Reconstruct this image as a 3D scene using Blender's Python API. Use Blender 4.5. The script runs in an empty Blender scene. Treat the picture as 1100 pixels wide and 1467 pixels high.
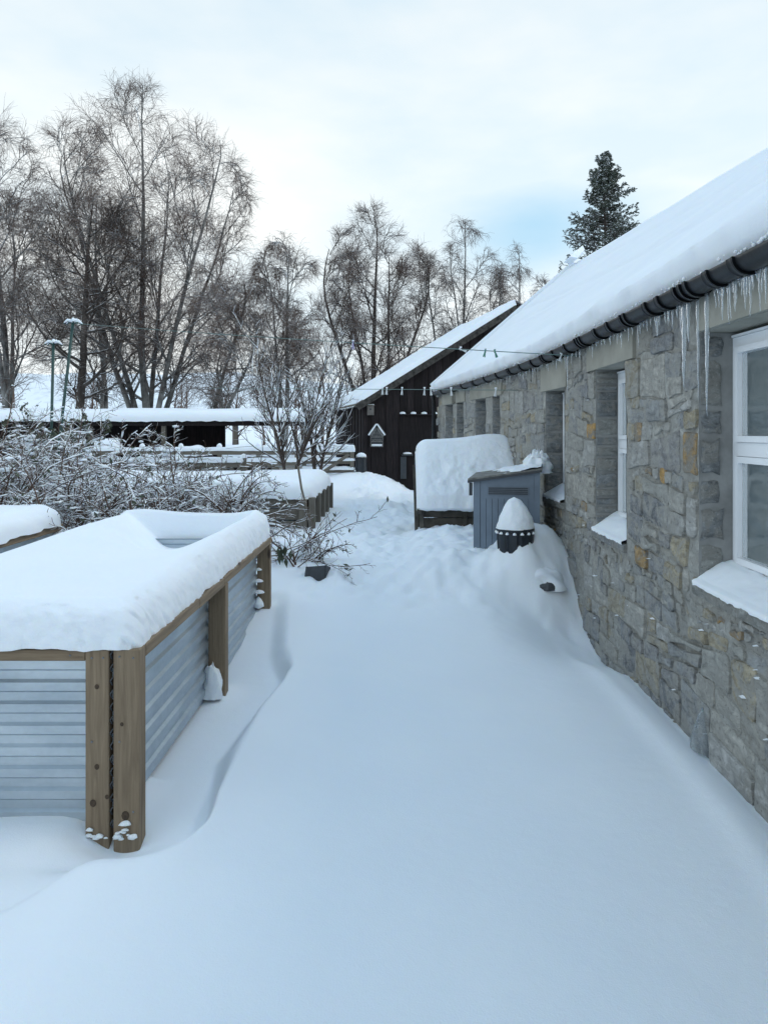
import bpy, math, random
import numpy as np
from mathutils import Vector
R = math.radians
SC = bpy.context.scene
C = SC.collection
rnd = random.Random(7)
F = 1059.5; CX = 566.0; CY = 618.0; EYE = 1.64

# ------------------------------------------------------------------ camera, world, sun, exposure
cam = bpy.data.cameras.new('camera'); camo = bpy.data.objects.new('camera', cam); C.objects.link(camo)
camo.location = (0, 0, EYE); camo.rotation_euler = (R(90), 0, 0)
cam.sensor_fit = 'AUTO'; cam.sensor_width = 36; cam.lens = 26
cam.shift_x = -(CX-550)/1467; cam.shift_y = -(733.5-CY)/1467
cam.clip_start = 0.05; cam.clip_end = 5000
SC.camera = camo
SC.view_settings.view_transform = 'Standard'; SC.view_settings.look = 'None'
SC.view_settings.exposure = 0.56; SC.view_settings.gamma = 1; SC.view_settings.use_curve_mapping = False
SUN_EL, SUN_AZ = 44, 80       # azimuth clockwise from +Y (right hand side, behind the house)
w = bpy.data.worlds.new('World'); SC.world = w; w.use_nodes = True
nt = w.node_tree; nt.nodes.clear()
def N(nt, t, **k):
    n = nt.nodes.new(t)
    for a, b in k.items(): setattr(n, a, b)
    return n
def mathn(nt, op, a, b=None, c=None, clamp=False):
    n = N(nt, 'ShaderNodeMath', operation=op, use_clamp=clamp)
    for i, v in enumerate((a, b, c)):
        if v is None: continue
        if isinstance(v, (int, float)): n.inputs[i].default_value = v
        else: nt.links.new(v, n.inputs[i])
    return n.outputs[0]
def mixc(nt, fac, a, b, blend='MIX'):
    n = N(nt, 'ShaderNodeMix', data_type='RGBA', blend_type=blend)
    for i, v in ((0, fac), (6, a), (7, b)):
        if isinstance(v, (int, float)): n.inputs[i].default_value = v
        elif isinstance(v, tuple): n.inputs[i].default_value = (*v, 1) if len(v) == 3 else v
        else: nt.links.new(v, n.inputs[i])
    return n.outputs[2]
def ramp(nt, fac, stops, interp='LINEAR'):
    n = N(nt, 'ShaderNodeValToRGB'); n.color_ramp.interpolation = interp
    e = n.color_ramp.elements
    while len(e) < len(stops): e.new(0.5)
    for el, (p, c) in zip(e, stops):
        el.position = p; el.color = (c, c, c, 1) if isinstance(c, (int, float)) else (*c, 1)
    nt.links.new(fac, n.inputs[0]); return n.outputs[0]
sky = N(nt, 'ShaderNodeTexSky', sky_type='NISHITA', sun_disc=False)
sky.sun_elevation = R(SUN_EL); sky.sun_rotation = R(SUN_AZ)
tc = N(nt, 'ShaderNodeTexCoord')
sep = N(nt, 'ShaderNodeSeparateXYZ'); nt.links.new(tc.outputs['Generated'], sep.inputs[0])
mp = N(nt, 'ShaderNodeMapping'); mp.inputs['Scale'].default_value = (1.0, 1.0, 2.6); mp.inputs['Rotation'].default_value = (0, R(14), R(20))
nt.links.new(tc.outputs['Generated'], mp.inputs[0])
nz = N(nt, 'ShaderNodeTexNoise'); nz.inputs['Scale'].default_value = 2.2; nz.inputs['Detail'].default_value = 6; nz.inputs['Roughness'].default_value = .52
nt.links.new(mp.outputs[0], nz.inputs['Vector'])
# the gap in the cloud: an ellipse of directions around the blue opening
px_dir = Vector(((765-CX)/F, 1, (CY-322)/F)).normalized()
vs = N(nt, 'ShaderNodeVectorMath', operation='SUBTRACT'); nt.links.new(tc.outputs['Generated'], vs.inputs[0]); vs.inputs[1].default_value = px_dir
vm = N(nt, 'ShaderNodeVectorMath', operation='MULTIPLY'); nt.links.new(vs.outputs[0], vm.inputs[0]); vm.inputs[1].default_value = (5.2, 5.2, 13.0)
vl = N(nt, 'ShaderNodeVectorMath', operation='LENGTH'); nt.links.new(vm.outputs[0], vl.inputs[0])
wob = mathn(nt, 'MULTIPLY_ADD', nz.outputs[0], 2.0, -1.0)
dist = mathn(nt, 'ADD', vl.outputs['Value'], wob)
gap = N(nt, 'ShaderNodeMapRange', interpolation_type='SMOOTHSTEP'); nt.links.new(dist, gap.inputs[0])
gap.inputs[1].default_value = 0.1; gap.inputs[2].default_value = 1.5; gap.inputs[3].default_value = .95; gap.inputs[4].default_value = 0
thin = ramp(nt, nz.outputs[0], [(.42, .0), (.62, .38)])
opening = mathn(nt, 'MAXIMUM', gap.outputs[0], thin)
# cloud colour: whitish low down, bluer grey overhead
cl = ramp(nt, sep.outputs[2], [(0.0, (.90, .925, .915)), (.25, (.85, .885, .88)), (.50, (.72, .775, .80)), (.80, (.49, .67, .87))])
skyb = mixc(nt, 1.0, sky.outputs[0], (.085, .085, .085), 'MULTIPLY')
blue = mixc(nt, .2, (.42, .68, .86), skyb)
full = mixc(nt, opening, cl, blue)
bg = N(nt, 'ShaderNodeBackground'); nt.links.new(full, bg.inputs[0]); bg.inputs[1].default_value = 0.845
out = N(nt, 'ShaderNodeOutputWorld'); nt.links.new(bg.outputs[0], out.inputs[0])
sun = bpy.data.lights.new('sun', 'SUN'); suno = bpy.data.objects.new('sun', sun); C.objects.link(suno)
sun.energy = 0.6; sun.angle = R(22); sun.color = (1, .96, .90)
sd = Vector((math.sin(R(SUN_AZ))*math.cos(R(SUN_EL)), math.cos(R(SUN_AZ))*math.cos(R(SUN_EL)), math.sin(R(SUN_EL))))
suno.rotation_euler = sd.to_track_quat('Z', 'Y').to_euler()

# ------------------------------------------------------------------ helpers
def at(px, py, Y): return Vector(((px-CX)/F*Y, Y, EYE+(CY-py)/F*Y))
def link(o, parent=None, **k):
    C.objects.link(o)
    if parent is not None: o.parent = parent
    for a, b in k.items(): o[a] = b
    return o
def thing(name, label, cat, loc=(0, 0, 0), group=None, rz=0):
    o = bpy.data.objects.new(name, None); o.location = loc; o.rotation_euler[2] = rz; o.empty_display_size = .2
    link(o, None, label=label, category=cat)
    if group: o['group'] = group
    return o
def tag(o, label, cat, group=None):
    o['label'] = label; o['category'] = cat
    if group: o['group'] = group
    return o
def mesh(name, V, Fs, m, smooth=False):
    me = bpy.data.meshes.new(name)
    if isinstance(V, np.ndarray) and isinstance(Fs, np.ndarray):
        n, k = Fs.shape
        me.vertices.add(len(V)); me.vertices.foreach_set('co', np.ascontiguousarray(V, dtype=np.float32).ravel())
        me.loops.add(n*k); me.loops.foreach_set('vertex_index', np.ascontiguousarray(Fs, dtype=np.int32).ravel())
        me.polygons.add(n); me.polygons.foreach_set('loop_start', np.arange(0, n*k, k, dtype=np.int32))
        try: me.polygons.foreach_set('loop_total', np.full(n, k, dtype=np.int32))
        except Exception: pass
        me.update(calc_edges=True)
    else:
        me.from_pydata([tuple(v) for v in V], [], [tuple(f) for f in Fs]); me.update()
    if smooth: me.polygons.foreach_set('use_smooth', np.ones(len(me.polygons), dtype=bool))
    me.materials.append(m)
    return me
def obj(name, V, Fs, m, parent=None, smooth=False, **k):
    o = bpy.data.objects.new(name, mesh(name, V, Fs, m, smooth))
    if parent is not None and parent.type == 'EMPTY': o.location = -parent.location    # vertices are given in world space
    return link(o, parent, **k)
class MB:
    def __init__(s): s.v = []; s.f = []
    def add(s, V, Fs):
        n = len(s.v); s.v += [tuple(v) for v in V]; s.f += [tuple(i+n for i in f) for f in Fs]; return s
    def box(s, a, b, bev=0.0):
        x0, y0, z0 = a; x1, y1, z1 = b
        if bev <= 0:
            V = [(x0,y0,z0),(x1,y0,z0),(x1,y1,z0),(x0,y1,z0),(x0,y0,z1),(x1,y0,z1),(x1,y1,z1),(x0,y1,z1)]
            return s.add(V, [(0,3,2,1),(4,5,6,7),(0,1,5,4),(1,2,6,5),(2,3,7,6),(3,0,4,7)])
        # bevelled box: convex hull of 24 points done as faces
        V = []; idx = {}
        P = [(x0, x1), (y0, y1), (z0, z1)]
        for i in (0, 1):
            for j in (0, 1):
                for k in (0, 1):
                    c = [P[0][i], P[1][j], P[2][k]]; sg = [1-2*i, 1-2*j, 1-2*k]
                    for ax in range(3):
                        q = [c[t]+(sg[t]*bev if t != ax else 0) for t in range(3)]
                        idx[(i, j, k, ax)] = len(V); V.append(q)
        Fc = []
        for ax in range(3):
            a1, a2 = [t for t in range(3) if t != ax]
            for e in (0, 1):
                q = []
                for (u, v_) in ((0,0),(1,0),(1,1),(0,1)):
                    key = [0,0,0]; key[ax] = e; key[a1] = u; key[a2] = v_; q.append(idx[(*key, ax)])
                if (e == 0) ^ (ax == 1): q = q[::-1]
                Fc.append(q)
            for u in (0, 1):        # edge faces along axis ax
                for v_ in (0, 1):
                    k0 = [0,0,0]; k1 = [0,0,0]; k0[ax] = 0; k1[ax] = 1
                    for kk in (k0, k1): kk[a1] = u; kk[a2] = v_
                    q = [idx[(*k0, a1)], idx[(*k1, a1)], idx[(*k1, a2)], idx[(*k0, a2)]]
                    Fc.append(q)
        for i in (0, 1):
            for j in (0, 1):
                for k in (0, 1): Fc.append([idx[(i,j,k,0)], idx[(i,j,k,1)], idx[(i,j,k,2)]])
        return s.add(V, Fc)
    def bar(s, a, b, wx, wz, up=(0, 0, 1)):
        a = Vector(a); b = Vector(b); d = (b-a).normalized(); u = Vector(up)
        sx = d.cross(u)
        if sx.length < 1e-4: sx = d.cross(Vector((1, 0, 0)))
        sx.normalize(); u = sx.cross(d).normalized()
        V = []
        for p in (a, b):
            for i, j in ((-1,-1),(1,-1),(1,1),(-1,1)): V.append(p+sx*wx/2*i+u*wz/2*j)
        return s.add(V, [(3,2,1,0),(4,5,6,7),(0,1,5,4),(1,2,6,5),(2,3,7,6),(3,0,4,7)])
    def tube(s, pts, rad, k=8, cap=True):
        pts = [Vector(p) for p in pts]; n = len(pts); V = []; Fc = []
        prev = None
        for i, p in enumerate(pts):
            d = (pts[min(i+1, n-1)]-pts[max(i-1, 0)]).normalized()
            ref = prev if prev is not None else (Vector((0,0,1)) if abs(d.z) < .9 else Vector((1,0,0)))
            a = d.cross(ref).normalized(); b = a.cross(d).normalized(); prev = b
            r = rad[i] if hasattr(rad, '__len__') else rad
            for j in range(k):
                t = 2*math.pi*j/k; V.append(p+a*math.cos(t)*r+b*math.sin(t)*r)
        for i in range(n-1):
            for j in range(k):
                j2 = (j+1) % k; Fc.append((i*k+j, i*k+j2, (i+1)*k+j2, (i+1)*k+j))
        if cap: Fc.append(tuple(range(k))[::-1]); Fc.append(tuple((n-1)*k+j for j in range(k)))
        return s.add(V, Fc)
    def lathe(s, c, prof, k=20):
        V = []; Fc = []; c = Vector(c)
        for r, z in prof:
            for j in range(k):
                t = 2*math.pi*j/k; V.append(c+Vector((r*math.cos(t), r*math.sin(t), z)))
        for i in range(len(prof)-1):
            for j in range(k):
                j2 = (j+1) % k; Fc.append((i*k+j, i*k+j2, (i+1)*k+j2, (i+1)*k+j))
        Fc.append(tuple(range(k))[::-1]); Fc.append(tuple((len(prof)-1)*k+j for j in range(k)))
        return s.add(V, Fc)
    def build(s, name, m, parent=None, smooth=False, **k): return obj(name, s.v, s.f, m, parent, smooth, **k)
# noise
_rs = np.random.RandomState(11); _T = _rs.rand(16, 256, 256)
def vnoise(x, y, seed=0):
    x = np.asarray(x, float); y = np.asarray(y, float)
    xi = np.floor(x).astype(int); yi = np.floor(y).astype(int); fx = x-xi; fy = y-yi
    fx = fx*fx*fx*(fx*(fx*6-15)+10); fy = fy*fy*fy*(fy*(fy*6-15)+10)
    T = _T[seed % 16]; g = lambda a, b: T[a & 255, b & 255]
    return (g(xi, yi)*(1-fx)*(1-fy)+g(xi+1, yi)*fx*(1-fy)+g(xi, yi+1)*(1-fx)*fy+g(xi+1, yi+1)*fx*fy)*2-1
def fbm(x, y, oct=4, seed=0, gain=.5):
    s = 0; a = 1; n = 0
    for i in range(oct):
        s = s+a*vnoise(np.asarray(x)*2**i+17.3*i, np.asarray(y)*2**i+9.1*i, seed+i); n += a; a *= gain
    return s/n
def sstep(a, b, x): t = np.clip((np.asarray(x, float)-a)/(b-a), 0, 1); return t*t*(3-2*t)
def gau(x, c, s): return np.exp(-((np.asarray(x, float)-c)/s)**2)
def grid_faces(nx, ny):      # index = j*nx+i
    i, j = np.meshgrid(np.arange(nx-1), np.arange(ny-1)); a = (j*nx+i).ravel()
    return np.stack([a, a+1, a+1+nx, a+nx], 1)
def wx(Y):                   # the front wall: straight, then bending slightly towards the yard
    return np.interp(Y, [-6, 6.4, 7.4, 8.3, 9.5, 10.8, 12.2, 14.2], [1.587, 1.587, 1.56, 1.50, 1.405, 1.27, 1.085, .82])
def wall_Y(px):
    Y = 8.0
    for _ in range(60): Y = .5*Y+.5*float(wx(Y))*F/(px-CX)
    return Y

# ------------------------------------------------------------------ materials
def mat(name):
    m = bpy.data.materials.new(name); m.use_nodes = True; nt = m.node_tree
    b = nt.nodes['Principled BSDF']; tc = N(nt, 'ShaderNodeTexCoord'); return m, nt, b, tc
def noise(nt, tc, scale, detail=4, rough=.5, vec=(1, 1, 1), coord='Object', dist=0, rot=(0, 0, 0), src=None):
    mp = N(nt, 'ShaderNodeMapping'); mp.inputs['Scale'].default_value = vec; mp.inputs['Rotation'].default_value = rot
    nt.links.new(src if src is not None else tc.outputs[coord], mp.inputs[0])
    n = N(nt, 'ShaderNodeTexNoise'); n.inputs['Scale'].default_value = scale; n.inputs['Detail'].default_value = detail
    n.inputs['Roughness'].default_value = rough; n.inputs['Distortion'].default_value = dist
    nt.links.new(mp.outputs[0], n.inputs['Vector']); return n.outputs[0]
def bump(nt, b, h, strength, dist):
    n = N(nt, 'ShaderNodeBump'); n.inputs['Strength'].default_value = strength; n.inputs['Distance'].default_value = dist
    nt.links.new(h, n.inputs['Height'])
    pn = b.inputs['Normal']
    if pn.is_linked: nt.links.new(pn.links[0].from_socket, n.inputs['Normal'])
    nt.links.new(n.outputs[0], pn)
def setc(nt, b, c): 
    if isinstance(c, tuple): b.inputs['Base Color'].default_value = (*c, 1)
    else: nt.links.new(c, b.inputs['Base Color'])
def simple(name, c, rough=.6, metal=0, var=.25, scale=8, bmp=.2, bd=.004, spec=.5):
    m, nt, b, tc = mat(name); n = noise(nt, tc, scale, 5, .6)
    lo = tuple(x*(1-var) for x in c); hi = tuple(min(1, x*(1+var)) for x in c)
    setc(nt, b, ramp(nt, n, [(.3, lo), (.7, hi)])); b.inputs['Roughness'].default_value = rough; b.inputs['Metallic'].default_value = metal
    b.inputs['Specular IOR Level'].default_value = spec
    if bmp: bump(nt, b, noise(nt, tc, scale*6, 4, .6), bmp, bd)
    return m
SNOWC = (.82, .875, .93)
def snow_mat(name, fine=.35, lump=.4, lumps=9):
    m, nt, b, tc = mat(name)
    n = noise(nt, tc, 1.3, 3)
    setc(nt, b, ramp(nt, n, [(.35, (.805, .862, .92)), (.65, (.835, .885, .935))]))
    b.inputs['Roughness'].default_value = .72; b.inputs['Specular IOR Level'].default_value = .3
    try:
        b.inputs['Subsurface Weight'].default_value = .25; b.inputs['Subsurface Radius'].default_value = (.01, .016, .03); b.inputs['Subsurface Scale'].default_value = 1
    except Exception: pass
    bump(nt, b, noise(nt, tc, 170, 3, .7), fine, .0035)
    bump(nt, b, noise(nt, tc, lumps, 5, .55), lump, .02)
    return m
M = {}
M['snow'] = snow_mat('snow', .45, .26, 6)
M['snow_rough'] = snow_mat('snow_rough', .6, .8, 16)
M['snow_mid'] = snow_mat('snow_mid', .5, .42, 13)
# wood
def wood(name, c0, c1, axis='z', rough=.75, knots=True):
    m, nt, b, tc = mat(name)
    v = {'z': (14, 14, .9), 'y': (14, .9, 14), 'x': (.9, 14, 14)}[axis]
    g = noise(nt, tc, 3.2, 6, .65, v, dist=.6); g2 = noise(nt, tc, 1.6, 3)
    col = ramp(nt, g, [(.28, c0), (.5, tuple((a+d)/2 for a, d in zip(c0, c1))), (.72, c1)])
    col = mixc(nt, mathn(nt, 'MULTIPLY', g2, .35), col, (.15, .13, .10))
    if knots:
        k = N(nt, 'ShaderNodeTexVoronoi'); k.inputs['Scale'].default_value = 2.6
        mp = N(nt, 'ShaderNodeMapping'); mp.inputs['Scale'].default_value = {'z': (1.2, 1.2, .75), 'y': (1.2, .75, 1.2), 'x': (.75, 1.2, 1.2)}[axis]
        nt.links.new(tc.outputs['Object'], mp.inputs[0]); nt.links.new(mp.outputs[0], k.inputs['Vector'])
        col = mixc(nt, ramp(nt, k.outputs['Distance'], [(.06, 1.0), (.11, 0.0)]), col, (.045, .028, .018))
    setc(nt, b, col); b.inputs['Roughness'].default_value = rough; bump(nt, b, g, .35, .004); return m
for ax in 'xyz': M['wood_'+ax] = wood('timber_'+ax, (.13, .086, .048), (.30, .222, .142), ax)
for ax in 'xyz': M['oldwood_'+ax] = wood('old_timber_'+ax, (.07, .062, .05), (.20, .18, .15), ax, knots=False)
def with_oi(nt, col, amt=.4):      # object-to-object tint
    oi = N(nt, 'ShaderNodeObjectInfo'); v = mathn(nt, 'MULTIPLY_ADD', oi.outputs['Random'], amt, 1-amt/2)
    n = N(nt, 'ShaderNodeVectorMath', operation='SCALE'); nt.links.new(col, n.inputs[0]); nt.links.new(v, n.inputs['Scale']); return n.outputs[0]
m, nt, b, tc = mat('black_boards'); g = noise(nt, tc, 4, 6, .6, (16, 16, .7))
setc(nt, b, with_oi(nt, ramp(nt, g, [(.3, (.008, .007, .008)), (.55, (.020, .016, .017)), (.75, (.048, .034, .032))]), .9)); b.inputs['Roughness'].default_value = .8; b.inputs['Specular IOR Level'].default_value = .2; bump(nt, b, g, .4, .006); M['black'] = m
# galvanised sheet
m, nt, b, tc = mat('galvanised_sheet'); n = noise(nt, tc, 2.2, 5, .6, (1, 1, 3)); n2 = noise(nt, tc, 38, 3, .6)
c = ramp(nt, n, [(.3, (.36, .42, .47)), (.7, (.56, .62, .66))]); c = mixc(nt, mathn(nt, 'MULTIPLY', n2, .25), c, (.30, .34, .37))
setc(nt, b, c); b.inputs['Metallic'].default_value = .75; nt.links.new(mathn(nt, 'MULTIPLY_ADD', n2, .3, .28), b.inputs['Roughness']); M['galv'] = m
# stone
def stone(name, cols, scale=1.0, dark=1.0, flat=.5):
    m, nt, b, tc = mat(name)
    oi = N(nt, 'ShaderNodeObjectInfo'); gi = N(nt, 'ShaderNodeNewGeometry')
    r = mathn(nt, 'FRACT', mathn(nt, 'ADD', mathn(nt, 'MULTIPLY', oi.outputs['Random'], 7.31), mathn(nt, 'MULTIPLY', gi.outputs['Random Per Island'], 3.7)))
    base = ramp(nt, r, [(i/len(cols), tuple(x*dark for x in c)) for i, c in enumerate(cols)], 'CONSTANT')
    a = noise(nt, tc, 9*scale, 8, .68, (1, 1, 1.9), dist=.8); s = noise(nt, tc, 42*scale, 5, .7)
    base = mixc(nt, 1.0, base, ramp(nt, a, [(.25, .45), (.5, 1.0), (.78, 1.7)]), 'MULTIPLY')
    base = mixc(nt, ramp(nt, noise(nt, tc, 5.2, 8, .72, (1, 1, 1.3), dist=1.2), [(.47, 0.0), (.55, .85)]), base, tuple(x*dark for x in (.20, .197, .182)))
    base = mixc(nt, ramp(nt, s, [(.56, 0.0), (.70, .6)]), base, (.50, .51, .49))
    base = mixc(nt, ramp(nt, s, [(.30, .6), (.42, 0.0)]), base, (.05, .052, .05))
    setc(nt, b, base); b.inputs['Roughness'].default_value = .85; b.inputs['Specular IOR Level'].default_value = .3
    bump(nt, b, s, .8, .008); bump(nt, b, a, 1.0, .035); return m
GR = [(.17,.175,.175),(.20,.20,.185),(.14,.145,.15),(.235,.23,.21),(.19,.185,.165),(.16,.165,.165),(.21,.185,.135),(.25,.25,.24),(.15,.15,.15),(.185,.17,.135),(.12,.125,.13),(.22,.22,.21)]
M['stone'] = stone('rubble_stone', GR, 1, 1.75)
M['ochre'] = stone('ochre_stone', [(.36, .225, .085), (.30, .205, .10), (.27, .20, .12)], 1, 1.25)
M['mortar'] = stone('lime_mortar', [(.22, .22, .205), (.22, .22, .205)], .8, 1.6)
M['jamb'] = stone('jamb_stone', [(.16, .17, .175), (.13, .14, .145), (.19, .195, .185)], 1, 1.35)
m, nt, b, tc = mat('lintel_concrete'); n = noise(nt, tc, 3, 6, .6); n2 = noise(nt, tc, 60, 3, .6)
c = ramp(nt, n, [(.3, (.25, .248, .21)), (.7, (.38, .372, .325))]); setc(nt, b, c); b.inputs['Roughness'].default_value = .85; bump(nt, b, n2, .25, .003); bump(nt, b, n, .3, .01); M['lintel'] = m
M['knot'] = simple('timber_knot', (.06, .038, .022), .8, var=.4, scale=60)
M['verge'] = simple('lichened_board', (.045, .042, .038), .9, var=.8, scale=9, bmp=.5)
M['hutchwood'] = simple('hutch_board', (.07, .066, .055), .85, var=.55, scale=7, bmp=.4)
M['render'] = simple('cement_render', (.24, .245, .24), .9, var=.3, scale=5, bmp=.5)
M['upvc'] = simple('white_frame', (.86, .89, .92), .3, var=.03, scale=2, bmp=0)
M['gutter'] = simple('black_gutter', (.012, .014, .017), .42, var=.6, scale=6, bmp=.25, spec=.35)
M['pipe'] = simple('grey_pipe', (.14, .15, .16), .4, var=.3)
M['dark'] = simple('dark_interior', (.05, .05, .055), .8, var=.3)
M['room'] = simple('room_wall', (.32, .33, .33), .9, var=.1)
M['box'] = simple('grey_blue_resin', (.155, .20, .255), .5, var=.14, scale=5, bmp=.15, bd=.002)
M['boxdark'] = simple('dark_resin', (.035, .042, .05), .5, var=.3)
M['lid'] = simple('weathered_lid', (.16, .16, .15), .7, var=.45, scale=14)
M['blackpl'] = simple('black_plastic', (.013, .018, .025), .38, var=.4, scale=10)
M['slate'] = simple('slate_and_hollow', (.055, .06, .068), .7, var=.35)
M['green'] = simple('green_metal', (.02, .06, .055), .5, var=.3)
M['line'] = simple('clothes_line_cord', (.10, .17, .16), .6, var=.1, bmp=0)
M['pegw'] = simple('white_peg', (.70, .74, .76), .5, var=.05, bmp=0)
M['pegg'] = simple('green_peg', (.05, .22, .17), .5, var=.1, bmp=0)
M['pegl'] = simple('lilac_peg', (.35, .33, .52), .5, var=.1, bmp=0)
M['leaf'] = simple('shrub_leaf', (.055, .068, .040), .6, var=.5, scale=9, bmp=0)
M['teal'] = simple('teal_bottle_glass', (.03, .13, .14), .1, var=.2, bmp=0)
m, nt, b, tc = mat('window_glass'); b.inputs['Base Color'].default_value = (.75, .82, .84, 1); b.inputs['Roughness'].default_value = .02
b.inputs['Transmission Weight'].default_value = .55; b.inputs['IOR'].default_value = 1.75; b.inputs['Base Color'].default_value = (.20, .26, .28, 1); M['glass'] = m
m, nt, b, tc = mat('ice'); b.inputs['Base Color'].default_value = (.88, .95, 1, 1); b.inputs['Roughness'].default_value = .12
b.inputs['Transmission Weight'].default_value = .85; b.inputs['IOR'].default_value = 1.31; bump(nt, b, noise(nt, tc, 45, 2, .5, (1, 1, 1.5)), .35, .006); M['ice'] = m
# bark with snow lying on upward faces
def bark(name, c0, c1, snow=.0, thr=.5, scale=3, vec=(1, 1, .3)):
    m, nt, b, tc = mat(name); n = noise(nt, tc, scale, 5, .65, vec)
    c = ramp(nt, n, [(.35, c0), (.65, c1)])
    if snow:
        g = N(nt, 'ShaderNodeNewGeometry'); s = N(nt, 'ShaderNodeSeparateXYZ'); nt.links.new(g.outputs['Normal'], s.inputs[0])
        q = mathn(nt, 'ADD', s.outputs[2], mathn(nt, 'MULTIPLY_ADD', noise(nt, tc, 1.7 if snow < .9 else 6, 3, .6), 1.6, -.8))
        f = N(nt, 'ShaderNodeMapRange'); nt.links.new(q, f.inputs[0]); f.inputs[1].default_value = thr; f.inputs[2].default_value = thr+.15; f.inputs[4].default_value = snow
        c = mixc(nt, f.outputs[0], c, SNOWC)
    setc(nt, b, c); b.inputs['Roughness'].default_value = .8; b.inputs['Specular IOR Level'].default_value = .2; return m
M['birch_trunk'] = bark('birch_bark', (.045, .042, .04), (.28, .28, .27), .9, .45, 2.2, (1, 1, .6))
M['dark_trunk'] = bark('dark_bark', (.035, .03, .028), (.11, .095, .085), .9, .5)
M['twig'] = bark('birch_twig', (.10, .070, .058), (.19, .14, .12), .6, .68)
M['twig_dark'] = bark('dark_twig', (.05, .037, .031), (.11, .082, .068), .7, .72)
M['bramble'] = bark('bramble_stem', (.05, .035, .03), (.15, .10, .075), 1.0, .50, 9, (1, 1, 1))
M['young_bark'] = bark('young_bark', (.04, .032, .028), (.11, .085, .072), 1.0, .30, 9, (1, 1, 1))
M['needle'] = bark('conifer_needles', (.035, .048, .038), (.095, .11, .085),   .85, .32, 3, (1, 1, 1))

# ------------------------------------------------------------------ the ground: one snow-covered sheet
BX0, BX1, BY0, BY1 = -2.25, -1.02, 2.96, 6.12
def height(x, y):
    h = .40*sstep(4.6, 7.6, y)
    h = h-.10*sstep(10, 15, y)*gau(x, .6, 1.2)-.28*sstep(15, 20, y)*sstep(-.4, .9, x)*sstep(7, 3, x)
    # lower, scoured strip close under the house wall
    dw = wx(y)-x
    h = h-.24*sstep(.9, .05, dw)*sstep(4.8, 5.8, y)*sstep(7.0, 6.3, y)
    h = h+.16*sstep(-.3, .6, x)*sstep(6.0, 6.9, y)*sstep(12, 9.6, y)
    h = h+.32*gau(x, 1.27, .30)*gau(y, 6.85, .36)+.06*gau(x, 1.42, .16)*gau(y, 6.95, .28)+.14*gau(x, 1.08, .22)*gau(y, 6.60, .24)+.16*gau(x, 1.30, .22)*gau(y, 6.42, .2)
    h = h+.02*gau(dw, .22+.05*np.sin(y*1.3), .07)*sstep(6.2, 5, y)-.03*sstep(.10, .0, dw)*sstep(6.5, 5, y)
    # hollow blown out around the long bed with a lip further out
    dx = np.maximum(np.maximum(BX0-x, x-BX1), 0); dy = np.maximum(np.maximum(BY0-y, y-BY1), 0)
    d = np.sqrt(dx*dx+dy*dy)
    off = np.interp(y, [2.0, 2.75, 3.0, 3.6, 4.1, 4.5, 4.75, 5.2, 6.0], [.36, .30, .27, .21, .25, .33, .33, .20, .10])
    sharp = np.interp(y, [2.3, 2.8, 3.1, 3.6, 4.2, 4.6, 5.0], [.16, .03, .016, .07, .04, .015, .07])
    lipf = np.interp(y, [2.0, 2.6, 4.8, 6.0], [.55, 1.0, 1.0, .4])
    right = sstep(-1.35, -1.0, x)
    step = sstep(-1, 1, (d-off)/np.maximum(sharp, .02)/1.1)
    h = h+.125*lipf*step*np.exp(-np.maximum(d-off, 0)/.75)*(right*.85+.15)
    yr_ = np.interp(x, [-2.2, -1.6, -1.31, -1.03, -.78, -.6], [2.30, 2.37, 2.446, 2.62, 2.88, 3.1])+.02*fbm(x*3, x*0, 2, 4)
    h = h+.030*sstep(.05, -.02, y-yr_)*np.exp(-np.maximum(yr_-y, 0)/.35)*sstep(-.62, -.85, x)*sstep(-4, -2.4, x)
    h = h+.07*(1-right)*sstep(.5, .0, d)*(y < BY0+.5)
    h = h+.02*gau(d, off+.05, .22)*(1-right)*.8
    h = h+.06*gau(y, 4.55, .18)*gau(x, -1.08, .12)*sstep(BY0, BY0+.5, y)
    h = h-.07*gau(y, 2.93, .10)*gau(x, -1.12, .14)
    h = h+.018*fbm(x*.8, y*.6, 3, 1)*sstep(0, 3, y)
    h = h+.05*fbm(x*.35, y*.3, 2, 5)
    # trodden, lumpy snow further up the yard
    tr = sstep(5.7, 6.7, y)*sstep(-1.1, -.5, x)*sstep(24, 20, y)*sstep(6, 3, x)
    h = h+tr*(.10*fbm(x*2.2, y*1.6, 4, 2, .6)+.04*fbm(x*9, y*7, 3, 6)+.012*fbm(x*22, y*17, 2, 9))
    h = h+tr*sstep(11, 14, y)*.20*np.maximum(fbm(x*1.1, y*.7, 3, 8), 0)
    h = h-tr*.07*gau(x, .15+.25*np.sin(y*.7), .22)*sstep(8, 9.5, y)
    h = h+.30*gau(x, -1.0, .8)*gau(y, 18.6, 1.4)
    h = h+.12*sstep(-1.4, -3, x)*sstep(6.3, 8, y)*(1+.8*fbm(x*.9, y*.9, 3, 4))
    far = sstep(30, 260, y); h = h+far*4+sstep(60, 320, y)*(3*fbm(x*.02, y*.02, 2, 3))
    return h
def spaced(segs):
    o = []
    for a, b, n in segs: o += list(np.linspace(a, b, n, endpoint=False))
    return np.array(o+[segs[-1][1]])
xs = spaced([(-900, -100, 16), (-100, -12, 30), (-12, -3.2, 44), (-3.2, -1.3, 40), (-1.3, -.5, 56), (-.5, 1.7, 66), (1.7, 14, 40), (14, 120, 20), (120, 900, 14)])
ys = spaced([(-60, .5, 20), (.5, 2.2, 30), (2.2, 5.2, 130), (5.2, 9.5, 115), (9.5, 21, 100), (21, 60, 36), (60, 420, 30), (420, 1500, 10)])
X, Y = np.meshgrid(xs, ys); Z = height(X, Y)
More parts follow.
